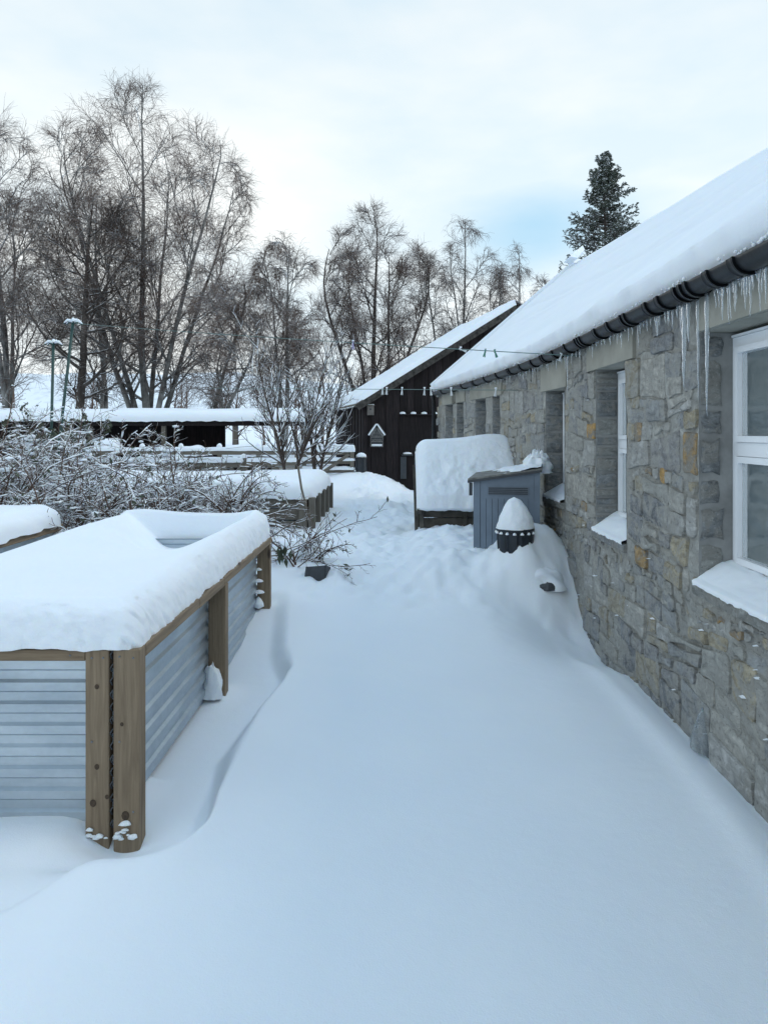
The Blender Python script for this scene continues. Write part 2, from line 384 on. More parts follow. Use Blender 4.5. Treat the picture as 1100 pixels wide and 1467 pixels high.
g = obj('snow_ground', np.stack([X.ravel(), Y.ravel(), Z.ravel()], 1), grid_faces(len(xs), len(ys)), M['snow'], smooth=True); g['kind'] = 'structure'
# far snowy hills
def hill(y0, base, amp, seed, sx, name='hill'):
    hx = np.linspace(-y0*1.6, y0*1.6, 160); t = np.linspace(0, 1, 26)
    X, T = np.meshgrid(hx, t); H = base+amp*fbm(X*sx, X*0+seed, 5, seed)
    Zz = 2+H*np.sin(T*math.pi/2)**1.3+T*fbm(X*sx*6, T*9, 4, seed+2)*amp*.16; Yy = y0*(1+.5*T)
    o = obj(name, np.stack([X.ravel(), Yy.ravel(), Zz.ravel()], 1), grid_faces(160, 26), M['hill'], smooth=True); o['kind'] = 'structure'
m, nt, b, tc = mat('hill_snow'); n = noise(nt, tc, .035, 8, .7, (1, 1, 2.2)); n2 = noise(nt, tc, .006, 4, .6)
setc(nt, b, mixc(nt, mathn(nt, 'MULTIPLY', ramp(nt, n, [(.52, 0.0), (.62, .65)]), ramp(nt, n2, [(.45, 0.0), (.6, .7)])), SNOWC, (.30, .33, .36))); b.inputs['Roughness'].default_value = 1; b.inputs['Specular IOR Level'].default_value = 0; M['hill'] = m
hill(420, 38, 18, 3, .004)

# ------------------------------------------------------------------ snow covers
def snow_cap(x0, x1, y0, y1, zb, hf, parent, rnd_=.13, edge=.13, nx=60, ny=110, rag=.018, seed=1, name='snow_cover', m='snow', xf=None):
    def sp(n):                                   # denser at both edges
        t = np.linspace(0, 1, n); return .5-.5*np.cos(math.pi*t)
    u, v = np.meshgrid(x0+(x1-x0)*sp(nx), y0+(y1-y0)*sp(ny))
    cx, cy = (x0+x1)/2, (y0+y1)/2; hx, hy = (x1-x0)/2, (y1-y0)/2
    qx = np.abs(u-cx)-(hx-rnd_); qy = np.abs(v-cy)-(hy-rnd_)
    corner = (qx > 0) & (qy > 0); L = np.sqrt(qx**2+qy**2); f = np.where(corner, np.maximum(qx, qy)/np.maximum(L, 1e-6), 1)
    u = np.where(corner, cx+np.sign(u-cx)*((hx-rnd_)+qx*f), u); v = np.where(corner, cy+np.sign(v-cy)*((hy-rnd_)+qy*f), v)
    qx = np.abs(u-cx)-(hx-rnd_); qy = np.abs(v-cy)-(hy-rnd_)
    dd = rnd_-(np.sqrt(np.maximum(qx, 0)**2+np.maximum(qy, 0)**2)+np.minimum(np.maximum(qx, qy), 0)); dd = np.maximum(dd, 0)
    e = np.sqrt(np.maximum(0, 1-(1-np.minimum(dd/edge, 1))**2))
    rim = (dd < 1e-4)
    z = zb+hf(u, v)*e+np.where(rim, -.006+rag*(fbm(u*9, v*9, 3, seed)), 0)
    bul = gau(dd, .035, .03)*.010*(1+fbm(u*4, v*4, 3, seed+1))
    wob = (.010*fbm(u*14, v*14, 2, seed+3)+.008*fbm(u*38+z*30, v*38+z*30, 2, seed+5))*(dd < .06)
    u2 = u+np.sign(u-cx)*(bul+wob)*(np.abs(u-cx) > hx-.12); v2 = v+np.sign(v-cy)*(bul+wob)*(np.abs(v-cy) > hy-.12)
    V = np.stack([u2.ravel(), v2.ravel(), z.ravel()], 1)
    if xf is not None: V = xf(V)
    return obj(name, V, grid_faces(nx, ny), M[m], parent, True)

# ------------------------------------------------------------------ raised beds
ZR = .768
def corrugated(a, b, z0, z1, nrm, m, parent, name='corrugated_panel', per=.088, dep=.014):
    # a, b plan points; ribs run horizontally
    prof = []; z = z0; k = 0
    pat = [(0, 0), (.30, 0), (.42, 1), (.80, 1), (.92, 0)]
    while z < z1:
        for t, d in pat:
            zz = z+t*per
            if zz <= z1: prof.append((zz, d*dep))
        z += per
    V = []; Fc = []
    for (zz, d) in prof:
        for p in (a, b): V.append((p[0]+nrm[0]*d, p[1]+nrm[1]*d, zz))
    for i in range(len(prof)-1): Fc.append((2*i, 2*i+1, 2*i+3, 2*i+2))
    o = obj(name, V, Fc, m, parent)
    s = o.modifiers.new('thickness', 'SOLIDIFY'); s.thickness = .002
    return o
bed = thing('raised_bed', 'long corrugated metal raised bed with timber corner posts, closest to the camera, piled with snow', 'raised bed', (BX0, BY0, 0))
xp = BX1-.117       # plane of the side panel
W = lambda: MB()
# corner posts: two at the near right corner, then middle and far
W().box((-1.237, 2.955, -.05), (-1.143, 3.03, ZR), .004).build('post', M['wood_z'], bed)
W().box((-1.125, 2.955, -.05), (BX1, 3.03, ZR), .004).build('post', M['wood_z'], bed)
W().box((xp+.012, 4.455, 0), (BX1, 4.53, ZR-.052), .004).build('post', M['wood_z'], bed)
W().box((xp+.012, 6.03, .15), (BX1, 6.10, ZR-.052), .004).build('post', M['wood_z'], bed)
W().box((BX0, 2.955, -.05), (BX0+.094, 3.03, ZR), .004).build('post', M['wood_z'], bed)
W().box((BX0, 6.03, .1), (BX0+.1, 6.10, ZR-.052), .004).build('post', M['wood_z'], bed)
W().box((BX0+.096, 2.962, ZR-.048), (-1.240, 3.03, ZR-.002), .003).build('top_rail', M['wood_x'], bed)
# right-hand rail in lengths, as in the photograph, split where the joints show
for a, b_, dz in ((3.033, 3.86, 0), (3.866, 4.43, -.004), (4.434, 5.30, 0), (5.304, 6.12, .002)):
    W().box((BX1-.12, a, ZR-.05+dz), (BX1+.001, b_, ZR+dz), .003).build('top_rail', M['wood_y'], bed)
W().box((BX0, 3.033, ZR-.05), (BX0+.12, 6.12, ZR), .003).build('top_rail', M['wood_y'], bed)
W().box((BX0+.122, 6.0, ZR-.05), (BX1-.122, 6.12, ZR), .003).build('top_rail', M['wood_x'], bed)
corrugated((BX0+.05, 3.022), (-1.20, 3.022), .02, ZR-.05, (0, -1), M['galv'], bed)
corrugated((xp, 2.985), (xp, 6.06), .04, ZR-.052, (1, 0), M['galv'], bed)
corrugated((BX0+.05, 3.0), (BX0+.05, 6.06), .04, ZR-.052, (-1, 0), M['galv'], bed)
corrugated((BX1-.13, 5.975), (BX0+.13, 5.975), .30, ZR+.016, (0, -1), M['galv'], bed, 'inner_panel')
def bed1_h(x, y):
    h = .185+.02*fbm(x*1.2, y*.8, 3, 2)
    h = h+.025*gau(x, BX1-.12, .11)*sstep(2.9, 4.5, y)+.02*gau(y, 6.05, .12)+.03*gau(x, BX0+.2, .25)*sstep(4, 5.6, y)
    lim = -1.75-.26*sstep(4.6, 6.0, y)+.05*fbm(y*4, y*0, 2, 3)
    am = .05*sstep(3.6, 4.6, y)+.15*sstep(4.3, 5.3, y)+.085*sstep(5.1, 5.8, y)+.012*fbm(x*7, y*6, 3, 5)
    h = h-am*sstep(lim-.22, lim+.26, x)*sstep(-1.12, -1.40, x)*sstep(3.6, 5.0, y)*sstep(6.035, 6.0, y)
    return h
snow_cap(BX0-.03, BX1-.012, BY0-.018, BY1+.0, ZR+.004, bed1_h, bed, .09, .12, 110, 230, .013, 1, 'snow_cover', 'snow_mid')
CR = []
# small snow lodged in ribs and against the posts
for (x, y, z, sx, sz) in [(xp+.03, 6.01, .52, .03, .012), (xp+.03, 6.0, .43, .045, .014), (xp+.035, 6.0, .34, .05, .016), (xp+.03, 6.0, .25, .05, .05)]:
    MB().lathe((x, y, z), [(.002, -sz), (sx*.9, -sz*.6), (sx*.8, 0), (sx*.45, sz*.6), (.002, sz)], 9).build('lodged_snow', M['snow_rough'], bed, True)
for k in range(22):
    x = rnd.choice([-1.19, -1.08])+rnd.uniform(-.035, .04); z = .015+abs(rnd.gauss(0, .032)); s = rnd.uniform(.006, .02)
    CR.append((x, 2.950, z, s))
mb = MB()
for k in range(14):
    z = .05+k*.052; mb.tube([(-1.134, 2.97, z), (-1.139, 2.962, z+.018), (-1.129, 2.966, z+.034)], .0035, 5)
mb.build('wire_mesh', M['boxdark'], bed)

bed2 = thing('raised_bed', 'broad timber raised bed under deep snow, beyond the gap with the thin bush', 'raised bed', (-3, 9.5, 0))
x0, x1, y0, y1 = -4.7, -1.09, 9.5, 12.3
for k, z in enumerate((.18, .34, .50, .66)):
    W().box((x0+.05, y0+.03, z), (x1-.08, y0+.065, z+.145), .006).build('plank', M['oldwood_x'], bed2)
    W().box((x1-.06, y0+.1, z), (x1-.025, y1-.1, z+.145), .006).build('plank', M['oldwood_y'], bed2)
for y in np.linspace(y0, y1-.1, 5): W().box((x1-.022, y, .1), (x1+.06, y+.10, ZR+.02), .006).build('post', M['oldwood_z'], bed2)
for x in (x0, -3.5, -2.4, x1-.14): W().box((x, y0-.06, .1), (x+.10, y0+.027, ZR), .006).build('post', M['oldwood_z'], bed2)
snow_cap(x0-.05, x1+.03, y0-.04, y1+.05, ZR, lambda x, y: .24+.05*fbm(x*1.4, y*1.2, 3, 6)-.03*gau(y, 10.8, .7), bed2, .22, .2, 70, 60, .03, 4)
bed3 = thing('raised_bed', 'raised bed with snow-topped timber rim at the left edge, beyond the nearest bed', 'raised bed', (-3.7, 5, 0))
x0, x1, y0, y1 = -4.5, -3.14, 3.9, 7.0
corrugated((x1-.06, y0), (x1-.06, y1), .1, ZR-.05, (1, 0), M['galv'], bed3)
corrugated((x0, y0), (x1-.1, y0), .1, ZR-.05, (0, -1), M['galv'], bed3)
W().box((x1-.12, y0, ZR-.06), (x1, y1, ZR), .003).build('top_rail', M['wood_y'], bed3)
for y in (y0, 5.4, y1-.09): W().box((x1-.055, y, .1), (x1-.004, y+.09, ZR-.062), .004).build('post', M['wood_z'], bed3)
snow_cap(x0-.03, x1+.03, y0-.03, y1+.03, ZR, lambda x, y: .20+.03*fbm(x*2, y*2, 3, 7), bed3, .2, .18, 40, 60, .03, 5)

# ------------------------------------------------------------------ the stone cottage
H = thing('stone_cottage', 'long low rubble stone cottage with snow-covered roof and black gutter on the right', 'cottage', (1.6, 3, 0))
WT = 2.36
wins = []       # y0,y1 (near, far), z0, z1, frame depth
wins.append((2.87, 3.87, .85, 2.155))
wins.append((5.08, 5.86, .87, 2.125))
wins.append((6.89, 7.61, .98, 2.05))
for pa, pb in ((716, 705), (695.5, 681), (664, 654), (648.5, 638)):
    wins.append((wall_Y(pa), wall_Y(pb), 1.0, 2.12))
Y0, Y1 = -4.0, 14.1
ysg = [Y0]; 
for (a, b_, z0, z1) in wins: ysg += [a, b_]
ysg.append(Y1)
def densify(v, st):
    v = sorted(set(v)); o = []
    for a, b_ in zip(v[:-1], v[1:]):
        n = max(1, int(round((b_-a)/(st*3 if b_ < 2.6 else st)))); o += list(np.linspace(a, b_, n, endpoint=False))
    return np.array(o+[v[-1]])
gy = densify(ysg, .045); zz = [-.25, WT+.06]
for (a, b_, z0, z1) in wins: zz += [z0, z1]
gz = densify([round(z, 4) for z in zz], .045)
GY, GZ = np.meshgrid(gy, gz); GX = wx(GY)+.004+.010*fbm(GY*3, GZ*3, 4, 3)+.011*fbm(GY*9, GZ*9, 2, 9)
fc = grid_faces(len(gy), len(gz)); cy = (GY.ravel()[fc[:, 0]]+GY.ravel()[fc[:, 1]])/2; cz = (GZ.ravel()[fc[:, 0]]+GZ.ravel()[fc[:, 2]])/2
keep = np.ones(len(fc), bool)
for (a, b_, z0, z1) in wins: keep &= ~((cy > a) & (cy < b_) & (cz > z0) & (cz < z1))
obj('wall', np.stack([GX.ravel(), GY.ravel(), GZ.ravel()], 1), fc[keep][:, ::-1], M['mortar'], H, True)
ridge = lambda Y: wx(Y)+2.78+np.clip((14-np.asarray(Y, float))*.03, 0, .18)
RZ = 4.88; EZ = 2.42
# gables, back wall (plain)
for Yg in (Y0, Y1):
    a = float(wx(Yg)); r_ = float(ridge(Yg)); dy = .36 if Yg == Y1 else 0
    obj('gable', [(a, Yg, -.25), (r_+2.8, Yg+2*dy, -.25), (r_+2.8, Yg+2*dy, WT), (r_, Yg+dy, RZ-.03), (a, Yg, WT)], [(0, 1, 2, 3, 4)], M['mortar'], H)
obj('back_wall', [(float(ridge(y))+2.8, y+(.7 if y == Y1 else 0), z) for y in (Y0, 7, Y1) for z in (-.25, WT)], [(0, 2, 3, 1), (2, 4, 5, 3)], M['mortar'], H)

# rubble stones: cells of an uneven packing, clipped round the openings
def clip(poly, n, c):                     # keep points with n.p <= c
    o = []
    for i in range(len(poly)):
        p, q = poly[i], poly[(i+1) % len(poly)]
        dp = n[0]*p[0]+n[1]*p[1]-c; dq = n[0]*q[0]+n[1]*q[1]-c
        if dp <= 0: o.append(p)
        if (dp < 0) != (dq < 0) and abs(dp-dq) > 1e-9:
            t = dp/(dp-dq); o.append((p[0]+(q[0]-p[0])*t, p[1]+(q[1]-p[1])*t))
    return o
rects = []
for i, (a, b_, z0, z1) in enumerate(wins):
    ext = [(.0, .0), (.18, .22), (.12, .14), (.12, .3), (.3, .3), (.12, .3), (.3, .25)][i]
    rects.append((a-.01, b_+.01, z0-.065, z1+.01)); rects.append((a-ext[0], b_+(.01 if i == 0 else ext[1]), z1, WT+.05))
rs = random.Random(21); stones = []; cells = []
z = -.2
while z < WT+.05:
    ch = rs.choice((.07, .09, .12, .15, .19, .24)); y = 2.3+rs.uniform(0, .2); ph = rs.uniform(0, 50)
    while y < Y1-.05:
        w_ = min(ch*rs.uniform(.9, 2.7), .48)
        if y > 9: w_ *= 1.3
        wave = lambda yy, zz: zz+.035*math.sin(yy*1.7+zz*5)+.022*math.sin(yy*4.3+zz*9+1)
        def cell(a, b_, c, d): cells.append([(a+rs.uniform(-.018, .018), wave(a, c)+rs.uniform(-.014, .014)), (b_+rs.uniform(-.018, .018), wave(b_, c)+rs.uniform(-.014, .014)), (b_+rs.uniform(-.02, .02), wave(b_, d)+rs.uniform(-.014, .014)), (a+rs.uniform(-.02, .02), wave(a, d)+rs.uniform(-.014, .014))])
        q = rs.random()
        if ch > .13 and q < .35:
            m_ = z+ch*rs.uniform(.35, .65); cell(y, y+w_, z, m_)
            if rs.random() < .5: k_ = y+w_*rs.uniform(.35, .65); cell(y, k_, m_, z+ch); cell(k_, y+w_, m_, z+ch)
            else: cell(y, y+w_, m_, z+ch)
        else: cell(y, y+w_, z, z+ch)
        y += w_
    z += ch
for poly in cells:
    y = sum(p[0] for p in poly)/4; z = sum(p[1] for p in poly)/4
    if any(r[0]-.0 < y < r[1]+.0 and r[2]-.0 < z < r[3]+.0 for r in rects): continue
    for r in rects:
        e = [(r[0]-y, (1, 0), r[0]), (y-r[1], (-1, 0), -r[1]), (r[2]-z, (0, 1), r[2]), (z-r[3], (0, -1), -r[3])]
        m_ = max(e, key=lambda t: t[0]); poly = clip(poly, m_[1], m_[2])
        if len(poly) < 3: break
    if len(poly) < 3: continue
    poly = clip(poly, (0, 1), WT+.05)
    if len(poly) < 3: continue
    # cut corners, roughen
    p2 = []
    for i in range(len(poly)):
        p, q = poly[i], poly[(i+1) % len(poly)]; L = math.hypot(q[0]-p[0], q[1]-p[1])
        if L < .03: p2.append(((p[0]+q[0])/2, (p[1]+q[1])/2)); continue
        c_ = min(.3, rs.uniform(.008, .026)/L)
        p2.append((p[0]+(q[0]-p[0])*c_, p[1]+(q[1]-p[1])*c_))
        if L > .09: p2.append(((p[0]+q[0])/2+rs.uniform(-.014, .014), (p[1]+q[1])/2+rs.uniform(-.012, .012)))
        p2.append((p[0]+(q[0]-p[0])*(1-c_), p[1]+(q[1]-p[1])*(1-c_)))
    cyy = sum(p[0] for p in p2)/len(p2); czz = sum(p[1] for p in p2)/len(p2)
    size = max(p[0] for p in p2)-min(p[0] for p in p2)
    if size < .04 or len(p2) < 4: continue
    stones.append((cyy, czz, p2, size))
stones.sort(key=lambda s: -s[3]/s[0]**1.7)
def stone_geo(cyy, czz, poly, rs):
    gap = rs.choice((.003, .006, .011, .020)); pr = rs.choice((-.006, -.002, .002, .005, .009, .015))
    ty, tz = rs.uniform(-.05, .05), rs.uniform(-.05, .05)
    def ring(g_, d): 
        o = []
        for (a, b_) in poly:
            L = math.hypot(a-cyy, b_-czz); k = max(0, 1-g_/max(L, .01)); a2 = cyy+(a-cyy)*k; b2 = czz+(b_-czz)*k
            o.append((float(wx(a2))-d-(ty*(a2-cyy)+tz*(b2-czz))*.35*(d > 0)-rs.uniform(0, .003)*(d > 0), a2, b2))
        return o
    V = ring(gap, -.012)+ring(gap+.003, pr*.8+.001)+ring(gap+.03, pr+.0035); n = len(poly); Fc = []
    for l in (0, 1):
        for i in range(n): j = (i+1) % n; Fc.append((l*n+i, l*n+n+i, l*n+n+j, l*n+j))
    V.append((float(wx(cyy))-pr-.006, cyy, czz))
    for i in range(n): Fc.append((2*n+i, 3*n, 2*n+(i+1) % n))
    return V, Fc
rest = MB()
ochre_px = [(915, 600), (958, 635), (925, 650), (1040, 880), (815, 660), (838, 610), (940, 705), (870, 730), (700, 610), (1060, 905), (930, 790)]
def px_of(y, z): X_ = float(wx(y)); return (CX+F*X_/y, CY-F*(z-EYE)/y)
och = set()
for (ox, oy) in ochre_px:
    best = min(range(len(stones)), key=lambda i: 4000*(stones[i][3] > .24)+(px_of(stones[i][0], stones[i][1])[0]-ox)**2+(px_of(stones[i][0], stones[i][1])[1]-oy)**2); och.add(best)
for i, (a, b_, poly, sz) in enumerate(stones):
    V, Fc = stone_geo(a, b_, poly, rs)
    if i < 290 or i in och: obj('stone', V, Fc, M['ochre'] if i in och else M['stone'], H, False)
    else: rest.add(V, Fc)
if rest.v: rest.build('small_stone', M['stone'], H, False, kind='stuff')

# reveals, lintels, sills, windows
for i, (a, b_, z0, z1) in enumerate(wins):
    xa = float(wx(a)); xb = float(wx(b_)); D = .175
    ext = [(.0, .0), (.18, .22), (.12, .14), (.12, .3), (.3, .3), (.12, .3), (.3, .25)][i]
    la, lb = a-ext[0], b_+(0 if i == 0 else ext[1])
    if i == 0: la = a-.2
    V = []
    for yy in (la, (la+lb)/2, lb):
        X_ = float(wx(yy)); V += [(X_-.018, yy, z1+.002), (X_-.018, yy, WT+.02), (X_+D+.1, yy, WT+.02), (X_+D+.1, yy, z1+.002)]
    Fc = [(0, 1, 2, 3), (11, 10, 9, 8)]
    for k in (0, 4):
        for j in range(4): Fc.append((k+j, k+4+j, k+4+(j+1) % 4, k+(j+1) % 4))
    obj('lintel', V, [f[::-1] for f in Fc], M['lintel'], H)
    # reveal lining (rendered) with jamb stones on the far side
    obj('reveal', [(xb, b_, z0), (xb+D+.1, b_, z0), (xb+D+.1, b_, z1), (xb, b_, z1), (xa, a, z0), (xa+D+.1, a, z0), (xa+D+.1, a, z1), (xa, a, z1)], [(0, 1, 2, 3), (7, 6, 5, 4), (0, 4, 5, 1)], M['render'], H)
    z = z0+.02; rj = random.Random(40+i)
    while z < z1-.05:
        h_ = rj.uniform(.12, .27) if i == 0 else (rj.uniform(.05, .17) if i == 1 else rj.uniform(.12, .25)); h_ = min(h_, z1-.005-z)
        wd = rj.uniform(.105, .135) if i == 0 else D-.006
        n = 12; pr = rj.uniform(.008, .022); V = []
        for l, (ins, d) in enumerate(((0, -.002), (.006, pr*.7), (.02, pr))):
            for q in range(n):
                t = 2*math.pi*(q+.5)/n; c_, s_ = math.cos(t), math.sin(t); sc = 1/max(abs(c_), abs(s_))
                jit = 1-rj.uniform(0, .26 if i == 0 else .12) if l == 0 else 1
                if l == 0: V.append([c_*sc*jit, s_*sc*jit, d])
                else: p0 = V[q]; V.append([p0[0]*(1-ins/(wd/2)), p0[1]*(1-ins/(h_/2)), d])
        V = [(xb+.002+wd/2+p[0]*wd/2, b_-p[2], z+h_/2+p[1]*(h_/2-.006)) for p in V]
        Fc = []
        for l in (0, 1):
            for q in range(n): q2 = (q+1) % n; Fc.append((l*n+q, l*n+n+q, l*n+n+q2, l*n+q2))
        Fc.append(tuple(2*n+q for q in range(n))[::-1])
        obj('jamb_stone', V, [f[::-1] for f in Fc], M['jamb'], H, True)
        z += h_
    # sill slab
    V = []
    for yy in (a-.03, b_+.02):
        X_ = float(wx(yy)); V += [(X_-.03, yy, z0-.06), (X_-.03, yy, z0-.008), (X_+D, yy, z0+.012), (X_+D, yy, z0-.06)]
    obj('window_sill', V, [(0, 1, 2, 3), (7, 6, 5, 4), (0, 4, 5, 1), (1, 5, 6, 2), (2, 6, 7, 3), (3, 7, 4, 0)], M['jamb'], H)
    # window: white frame, transom, two sashes
    fr = MB(); xw = lambda yy: float(wx(yy))+D
    zt, zb = z1-.03, z0+.06; fw = .05
    def fb(ya, yb, za, zb_, dx=0, t=.06): 
        fr.add([(xw(ya)+dx, ya, za), (xw(yb)+dx, yb, za), (xw(yb)+dx, yb, zb_), (xw(ya)+dx, ya, zb_), (xw(ya)+dx+t, ya, za), (xw(yb)+dx+t, yb, za), (xw(yb)+dx+t, yb, zb_), (xw(ya)+dx+t, ya, zb_)],
               [(3,2,1,0),(4,5,6,7),(0,1,5,4),(1,2,6,5),(2,3,7,6),(3,0,4,7)])
    zm = z0+(z1-z0)*.535
    fb(b_-fw, b_-.004, zb, zt); fb(a+.004, a+fw, zb, zt); fb(a+fw+.001, b_-fw-.001, zt-fw, zt); fb(a+fw+.001, b_-fw-.001, zb, zb+fw); fb(a+fw+.001, b_-fw-.001, zm-.035, zm+.035)
    sw = .032
    for (za, zb_) in ((zb+fw+.002, zm-.037), (zm+.037, zt-fw-.002)):
        ya, yb = a+fw+.003, b_-fw-.003
        fb(yb-sw, yb, za, zb_, -.014, .05); fb(ya, ya+sw, za, zb_, -.014, .05); fb(ya+sw+.001, yb-sw-.001, za, za+sw, -.014, .05); fb(ya+sw+.001, yb-sw-.001, zb_-sw, zb_, -.014, .05)
    frame = fr.build('window_frame', M['upvc'], H)
    for (za, zb_) in ((zb+fw+sw+.003, zm-.038-sw), (zm+.038+sw, zt-fw-sw-.003)):
        ya, yb = a+fw+sw+.004, b_-fw-sw-.004
        obj('pane', [(xw(ya)+.012, ya, za), (xw(yb)+.012, yb, za), (xw(yb)+.012, yb, zb_), (xw(ya)+.012, ya, zb_)], [(0, 1, 2, 3)], M['glass'], frame)
    W().add([(xw(a)-.01, a+.01, zt+.002), (xw(b_)-.01, b_-.01, zt+.002), (xw(b_)-.01, b_-.01, zt+.014), (xw(a)-.01, a+.01, zt+.014), (xw(a)+.05, a+.01, zt+.002), (xw(b_)+.05, b_-.01, zt+.002), (xw(b_)+.05, b_-.01, zt+.014), (xw(a)+.05, a+.01, zt+.014)],
            [(3,2,1,0),(4,5,6,7),(0,1,5,4),(1,2,6,5),(2,3,7,6),(3,0,4,7)]).build('sealant_strip', M['upvc'], H)
    # drifted snow on the sill, sloping from the frame to the outer edge
    nu, nv = 26, 44; u, v = np.meshgrid(np.linspace(0, 1, nu), np.linspace(0, 1, nv))
    yy = a+.003+(b_-a-.006)*v; hh = (.135 if i < 3 else .08)
    top = z0+.004+hh*(1-(1-u)**1.35)*(.85+.22*fbm(yy*5, u*2, 3, i))+.02*sstep(.75, 1, v)*u
    top = np.where(u == 0, z0-.012+.008*fbm(yy*22, u, 2, i+2), top)
    xx = wx(yy)-.034+(D+.030)*u
    xx = xx-.012*(u > 0)*(u < .12)+.007*fbm(yy*18, u, 2, i+1)*(u < .1)
    obj('sill_snow', np.stack([xx.ravel(), yy.ravel(), top.ravel()], 1), grid_faces(nu, nv)[:, ::-1], M['snow'], H, True)
# dim room behind the nearest window
W().add([(3.4, 1.5, .2), (3.4, 5.0, .2), (3.4, 5.0, 2.4), (3.4, 1.5, 2.4), (1.98, 5.0, .2), (1.98, 5.0, 2.4)], [(0, 1, 2, 3), (1, 4, 5, 2)]).build('room_wall', M['room'], H)
W().box((1.83, 2.85, .80), (2.02, 3.92, .885)).build('inner_sill', M['upvc'], H)
# folded curtain just inside
cv = []; n = 24
for k in range(n+1):
    yy = 3.80-.17*k/n; xx = 1.93+.012*math.sin(k*1.5); cv += [(xx, yy, .92), (xx, yy, 2.1)]
obj('curtain', cv, [(2*k, 2*k+2, 2*k+3, 2*k+1) for k in range(n)], M['render'], H, True)
bt = thing('bottle', 'teal glass bottle standing inside the nearest cottage window', 'bottle', (1.92, 3.40, .887))
MB().lathe((1.92, 3.40, .887), [(.028, 0), (.034, .01), (.034, .13), (.024, .17), (.012, .19), (.012, .235)], 16).build('bottle_body', M['teal'], bt, True)
MB().lathe((1.92, 3.40, 1.123), [(.014, 0), (.015, .018), (.012, .022)], 14).build('stopper', M['boxdark'], bt, True)
tag(MB().lathe((1.92, 3.30, .887), [(.022, 0), (.027, .01), (.027, .07), (.018, .085), (.012, .10)], 14).build('bottle', M['teal'], None, True), 'short dark jar next to the teal bottle inside the nearest cottage window', 'jar')

# roof deck, fascia, gutter, snow
yr = np.linspace(Y0, Y1+.12, 60); V = []
for y in yr:
    t = (float(y)-Y0)/(Y1-Y0); sk = lambda f: .36*f*sstep(9, 14, y)
    a = float(wx(y))-.03; r_ = float(ridge(y)); V += [(a, y, EZ-.045), (r_, y+sk(1), RZ), (r_+2.95, y+sk(2), EZ-.1)]
Fc = []
for k in range(59):
    for j in (0, 1): Fc.append((3*k+j, 3*k+3+j, 3*k+4+j, 3*k+1+j))
ro = obj('roof', V, Fc, M['slate'], H); so = ro.modifiers.new('t', 'SOLIDIFY'); so.thickness = .04
mb = MB()
for k in range(59): mb.bar((float(wx(yr[k]))-.012, yr[k], 2.395), (float(wx(yr[k+1]))-.012, yr[k+1], 2.395), .024, .10)
mb.build('fascia', M['boxdark'], H)
# snow on the visible slope
ny, nu = 330, 74; yy = np.linspace(Y0, Y1+.14, ny)
prof_u = np.concatenate([[-.075, -.085, -.075, -.045, -.012], np.linspace(.02, 1.0, nu-7), [1.03, 1.10]])
U, YY = np.meshgrid(prof_u, yy)
Xe = wx(YY)-.055; Xr = ridge(YY); Ls = np.sqrt((2.83)**2+(RZ-EZ)**2)
sl = np.arctan2(RZ-EZ, 2.83)
uu = np.clip(U, 0, 1); th = .125*(1-.15*uu)+.035*gau(U, .05, .06)*(.5+1.3*fbm(YY*.9, YY*0, 4, 3))
th = th+.022*fbm(YY*.7, U*3, 4, 4)+.012*fbm(YY*.35+U*1.0, U*10, 3, 7)*sstep(.03, .2, U)
# slide creases running slantwise across the slope
for (c0, c1, am) in ((.33, .028, .02), (.62, .024, .014), (.47, -.01, .012)):
    th = th-am*sstep(-.014, 0, U-(c0+c1*(YY-5)))*sstep(.05, 0, U-(c0+c1*(YY-5)))
nxv, nzv = -np.sin(sl), np.cos(sl)
Xs = Xe+uu*(Xr-Xe); Zs = EZ+uu*(RZ-EZ)
Xo = Xs+nxv*th; Zo = Zs+nzv*th
rag = .034*fbm(YY*5, YY*0, 5, 5, .6)
edge = {0: (.045, -.030), 1: (-.030, -.012), 2: (-.062, .035), 3: (-.072, .095), 4: (-.078, .125)}
for k, (dx, dz) in edge.items():
    Xo[:, k] = Xe[:, k]+dx+rag[:, k]*(1 if k in (1, 2, 3) else 0); Zo[:, k] = EZ+dz+.4*rag[:, k]*(k > 0)
Xo[:, -2] = Xr[:, -2]+.10; Zo[:, -2] = RZ+.12; Xo[:, -1] = Xr[:, -1]+.35; Zo[:, -1] = RZ-.25
YO = YY+.36*np.clip(uu, 0, 1)*sstep(9, 14, YY)
obj('roof_snow', np.stack([Xo.ravel(), YO.ravel(), Zo.ravel()], 1), grid_faces(len(prof_u), ny)[:, ::-1], M['snow'], H, True)
# snow on the hidden slope
V = [(float(ridge(y))+dx, y+(.36 if y > 13 else 0)*(1+dx/2.9), z) for y in (Y0, 9, Y1) for dx, z in ((.30, RZ-.16), (2.95, EZ+.05))]
obj('roof_snow', V, [(0, 1, 3, 2), (2, 3, 5, 4)], M['snow'], H)
# snow edge at the far verge
V = []
for t in np.linspace(0, 1, 20):
    y = Y1+.14+.36*t; x = float(wx(Y1))-.055+t*(float(ridge(Y1))-float(wx(Y1))+.055); z = EZ+t*(RZ-EZ); V += [(x, y, z-.03), (x+nxv*.17, y+.012, z+nzv*.17)]
obj('verge_snow', V, [(2*k, 2*k+1, 2*k+3, 2*k+2) for k in range(19)], M['snow'], H)
MB().add([(3.28, 13.9, 4.93), (3.62, 14.3, 5.24), (3.66, 14.3, 5.16), (3.42, 13.9, 4.90), (3.30, 14.5, 4.95), (3.64, 14.5, 5.20), (3.68, 14.5, 5.12), (3.44, 14.5, 4.92)], [(0,1,2,3),(7,6,5,4),(0,4,5,1),(1,5,6,2),(2,6,7,3),(3,7,4,0)]).build('ridge_snow', M['snow'], H)
